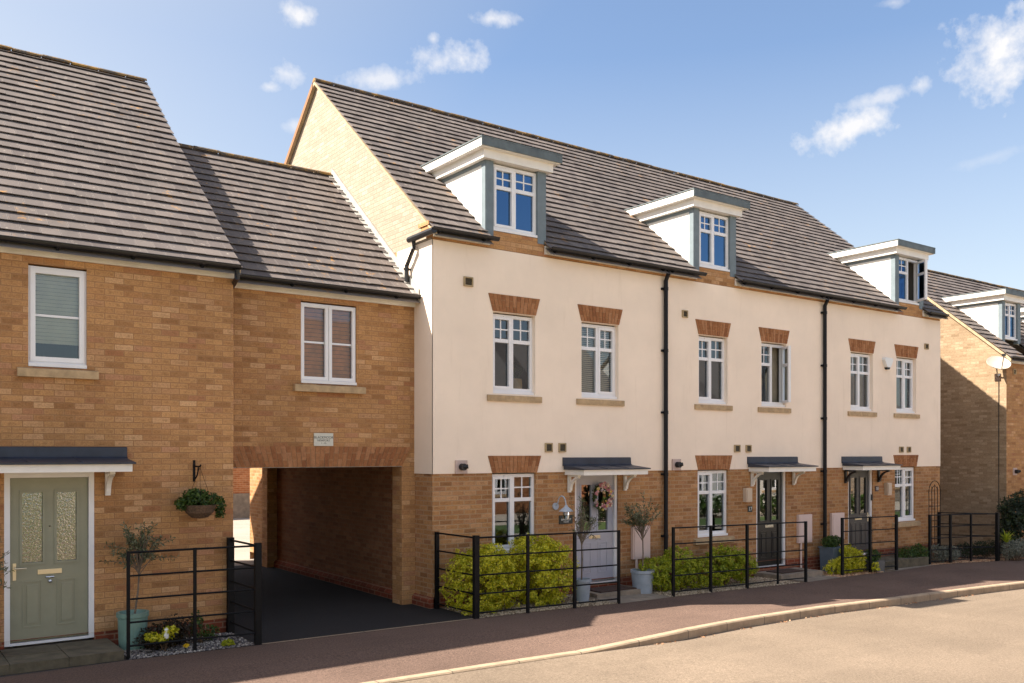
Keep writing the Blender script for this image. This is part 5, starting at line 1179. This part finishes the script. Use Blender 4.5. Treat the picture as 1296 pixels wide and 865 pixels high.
# ------------------------------------------------------------------ light
SUN = Vector((-0.86, 0.455, 1.0)).normalized(); elev = math.asin(SUN.z); rot = math.atan2(SUN.x, SUN.y)
sl_ = bpy.data.lights.new('sun', 'SUN'); sl_.energy = 4.2; sl_.angle = R(0.53); sl_.color = (1.0, 0.91, 0.78)
so = bpy.data.objects.new('sun', sl_); COL.objects.link(so); so.rotation_euler = SUN.to_track_quat('Z', 'Y').to_euler(); so.location = (-20, 40, 50)
w = bpy.data.worlds.new('World'); S.world = w; w.use_nodes = True; nt = w.node_tree; g = G(nt)
bg = nt.nodes['Background']; sky = g.n('ShaderNodeTexSky'); sky.sky_type = 'NISHITA'; sky.sun_disc = False; sky.sun_elevation = elev; sky.sun_rotation = rot
sky.air_density = 1.0; sky.dust_density = 1.6; sky.ozone_density = 2.4; sky.altitude = 50
dirn = g.n('ShaderNodeTexCoord').outputs['Generated']
wob = g.n('ShaderNodeTexNoise'); g.put(dirn, wob.inputs['Vector']); wob.inputs['Scale'].default_value = 26; wob.inputs['Detail'].default_value = 6; wob.inputs['Roughness'].default_value = 0.62
w1 = g.math('SUBTRACT', wob.outputs[0], 0.5)
big = g.n('ShaderNodeTexNoise'); g.put(dirn, big.inputs['Vector']); big.inputs['Scale'].default_value = 95; big.inputs['Detail'].default_value = 4
w2 = g.math('SUBTRACT', big.outputs[0], 0.5)
CL = [(22.7,25.2,1.04,0.68,-20,.9),(34.7,25.7,1.44,0.53,0,.8),(31.9,23.6,2.2,1.05,10,.85),(27.5,22.3,2.56,0.59,5,.7),(21.9,22.2,1.23,0.58,-15,.75),(20.9,21.4,0.70,0.29,0,.6),(22.4,19.4,0.63,0.39,0,.5),
      (64.4,21.4,2.5,2.1,15,1.0),(56.4,18.7,2.64,1.0,12,.95),(58.2,20.0,2.4,0.45,10,.6),(60.2,20.4,0.67,0.60,0,.75),(58.8,24.7,0.86,0.30,0,.4),(63.7,16.1,2.24,0.35,10,.2),(31,24.6,0.5,0.4,0,.7)]
tot = None
for az, el, ra, rb, tilt, dens in CL:
    az, el, ra, rb, tl = R(az), R(el), R(ra)*1.12, R(rb)*1.15, R(tilt)
    c = Vector((math.sin(az)*math.cos(el), math.cos(az)*math.cos(el), math.sin(el))); hx = Vector((math.cos(az), -math.sin(az), 0)); hy = hx.cross(c)
    if hy.z < 0: hy = -hy
    ax = hx*math.cos(tl)+hy*math.sin(tl); ay = hy*math.cos(tl)-hx*math.sin(tl)
    def dot(v):
        x = g.n('ShaderNodeVectorMath', operation='DOT_PRODUCT'); g.put(dirn, x.inputs[0]); x.inputs[1].default_value = tuple(v); return x.outputs['Value']
    p = g.math('DIVIDE', dot(ax), ra); q = g.math('DIVIDE', dot(ay), rb)
    front = g.math('GREATER_THAN', dot(c), 0.5)
    dd = g.math('SQRT', g.math('ADD', g.math('MULTIPLY', p, p), g.math('MULTIPLY', q, q)))
    v = g.math('ADD', g.math('SUBTRACT', 1.0, dd), g.math('ADD', g.math('MULTIPLY', w1, 2.4), g.math('MULTIPLY', w2, 0.9)))
    v = g.math('MULTIPLY', g.math('MULTIPLY', g.math('MULTIPLY', g.math('SMOOTH_MAX', g.rng(v, 0.05, 0.95, 0.0, 1.0), 0.0, 0.05), dens), front), 1.0)
    tot = v if tot is None else g.math('MAXIMUM', tot, v)
skc = sky.outputs[0]
FILL_CLOUD = (8.2, 8.0, 8.0)  # unseen clouds behind the camera, added to lift the light on the fronts
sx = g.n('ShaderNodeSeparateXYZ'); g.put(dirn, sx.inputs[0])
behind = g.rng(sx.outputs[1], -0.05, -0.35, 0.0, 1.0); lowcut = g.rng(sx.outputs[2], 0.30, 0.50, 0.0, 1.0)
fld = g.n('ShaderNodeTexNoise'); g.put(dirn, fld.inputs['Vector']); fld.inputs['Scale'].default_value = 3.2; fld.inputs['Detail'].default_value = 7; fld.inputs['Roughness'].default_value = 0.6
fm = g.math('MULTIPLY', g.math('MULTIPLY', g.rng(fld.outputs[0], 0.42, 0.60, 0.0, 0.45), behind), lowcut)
sd = g.n('ShaderNodeVectorMath', operation='DOT_PRODUCT'); g.put(dirn, sd.inputs[0]); sd.inputs[1].default_value = tuple(SUN)
veil = g.math('ADD', g.rng(sx.outputs[2], 0.10, 0.40, 0.42, 0.0), g.rng(sd.outputs['Value'], 0.20, 0.55, 0.0, 0.35))   # thin high haze near the horizon and the sun
skc = g.mix(g.math('MINIMUM', veil, 0.6), skc, (4.6, 4.3, 3.5))
cc = g.mix(fm, g.mix(tot, skc, (4.6, 4.55, 4.6)), FILL_CLOUD)
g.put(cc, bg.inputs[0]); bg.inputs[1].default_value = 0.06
S.view_settings.view_transform = 'Standard'; S.view_settings.look = 'None'; S.view_settings.gamma = 1.0; S.view_settings.use_curve_mapping = False
S.view_settings.exposure = 1.88
S.cycles.max_bounces = 8; S.cycles.diffuse_bounces = 5; S.cycles.glossy_bounces = 3; S.cycles.transparent_max_bounces = 12; S.cycles.sample_clamp_indirect = 8.0
S.cycles.use_denoising = True
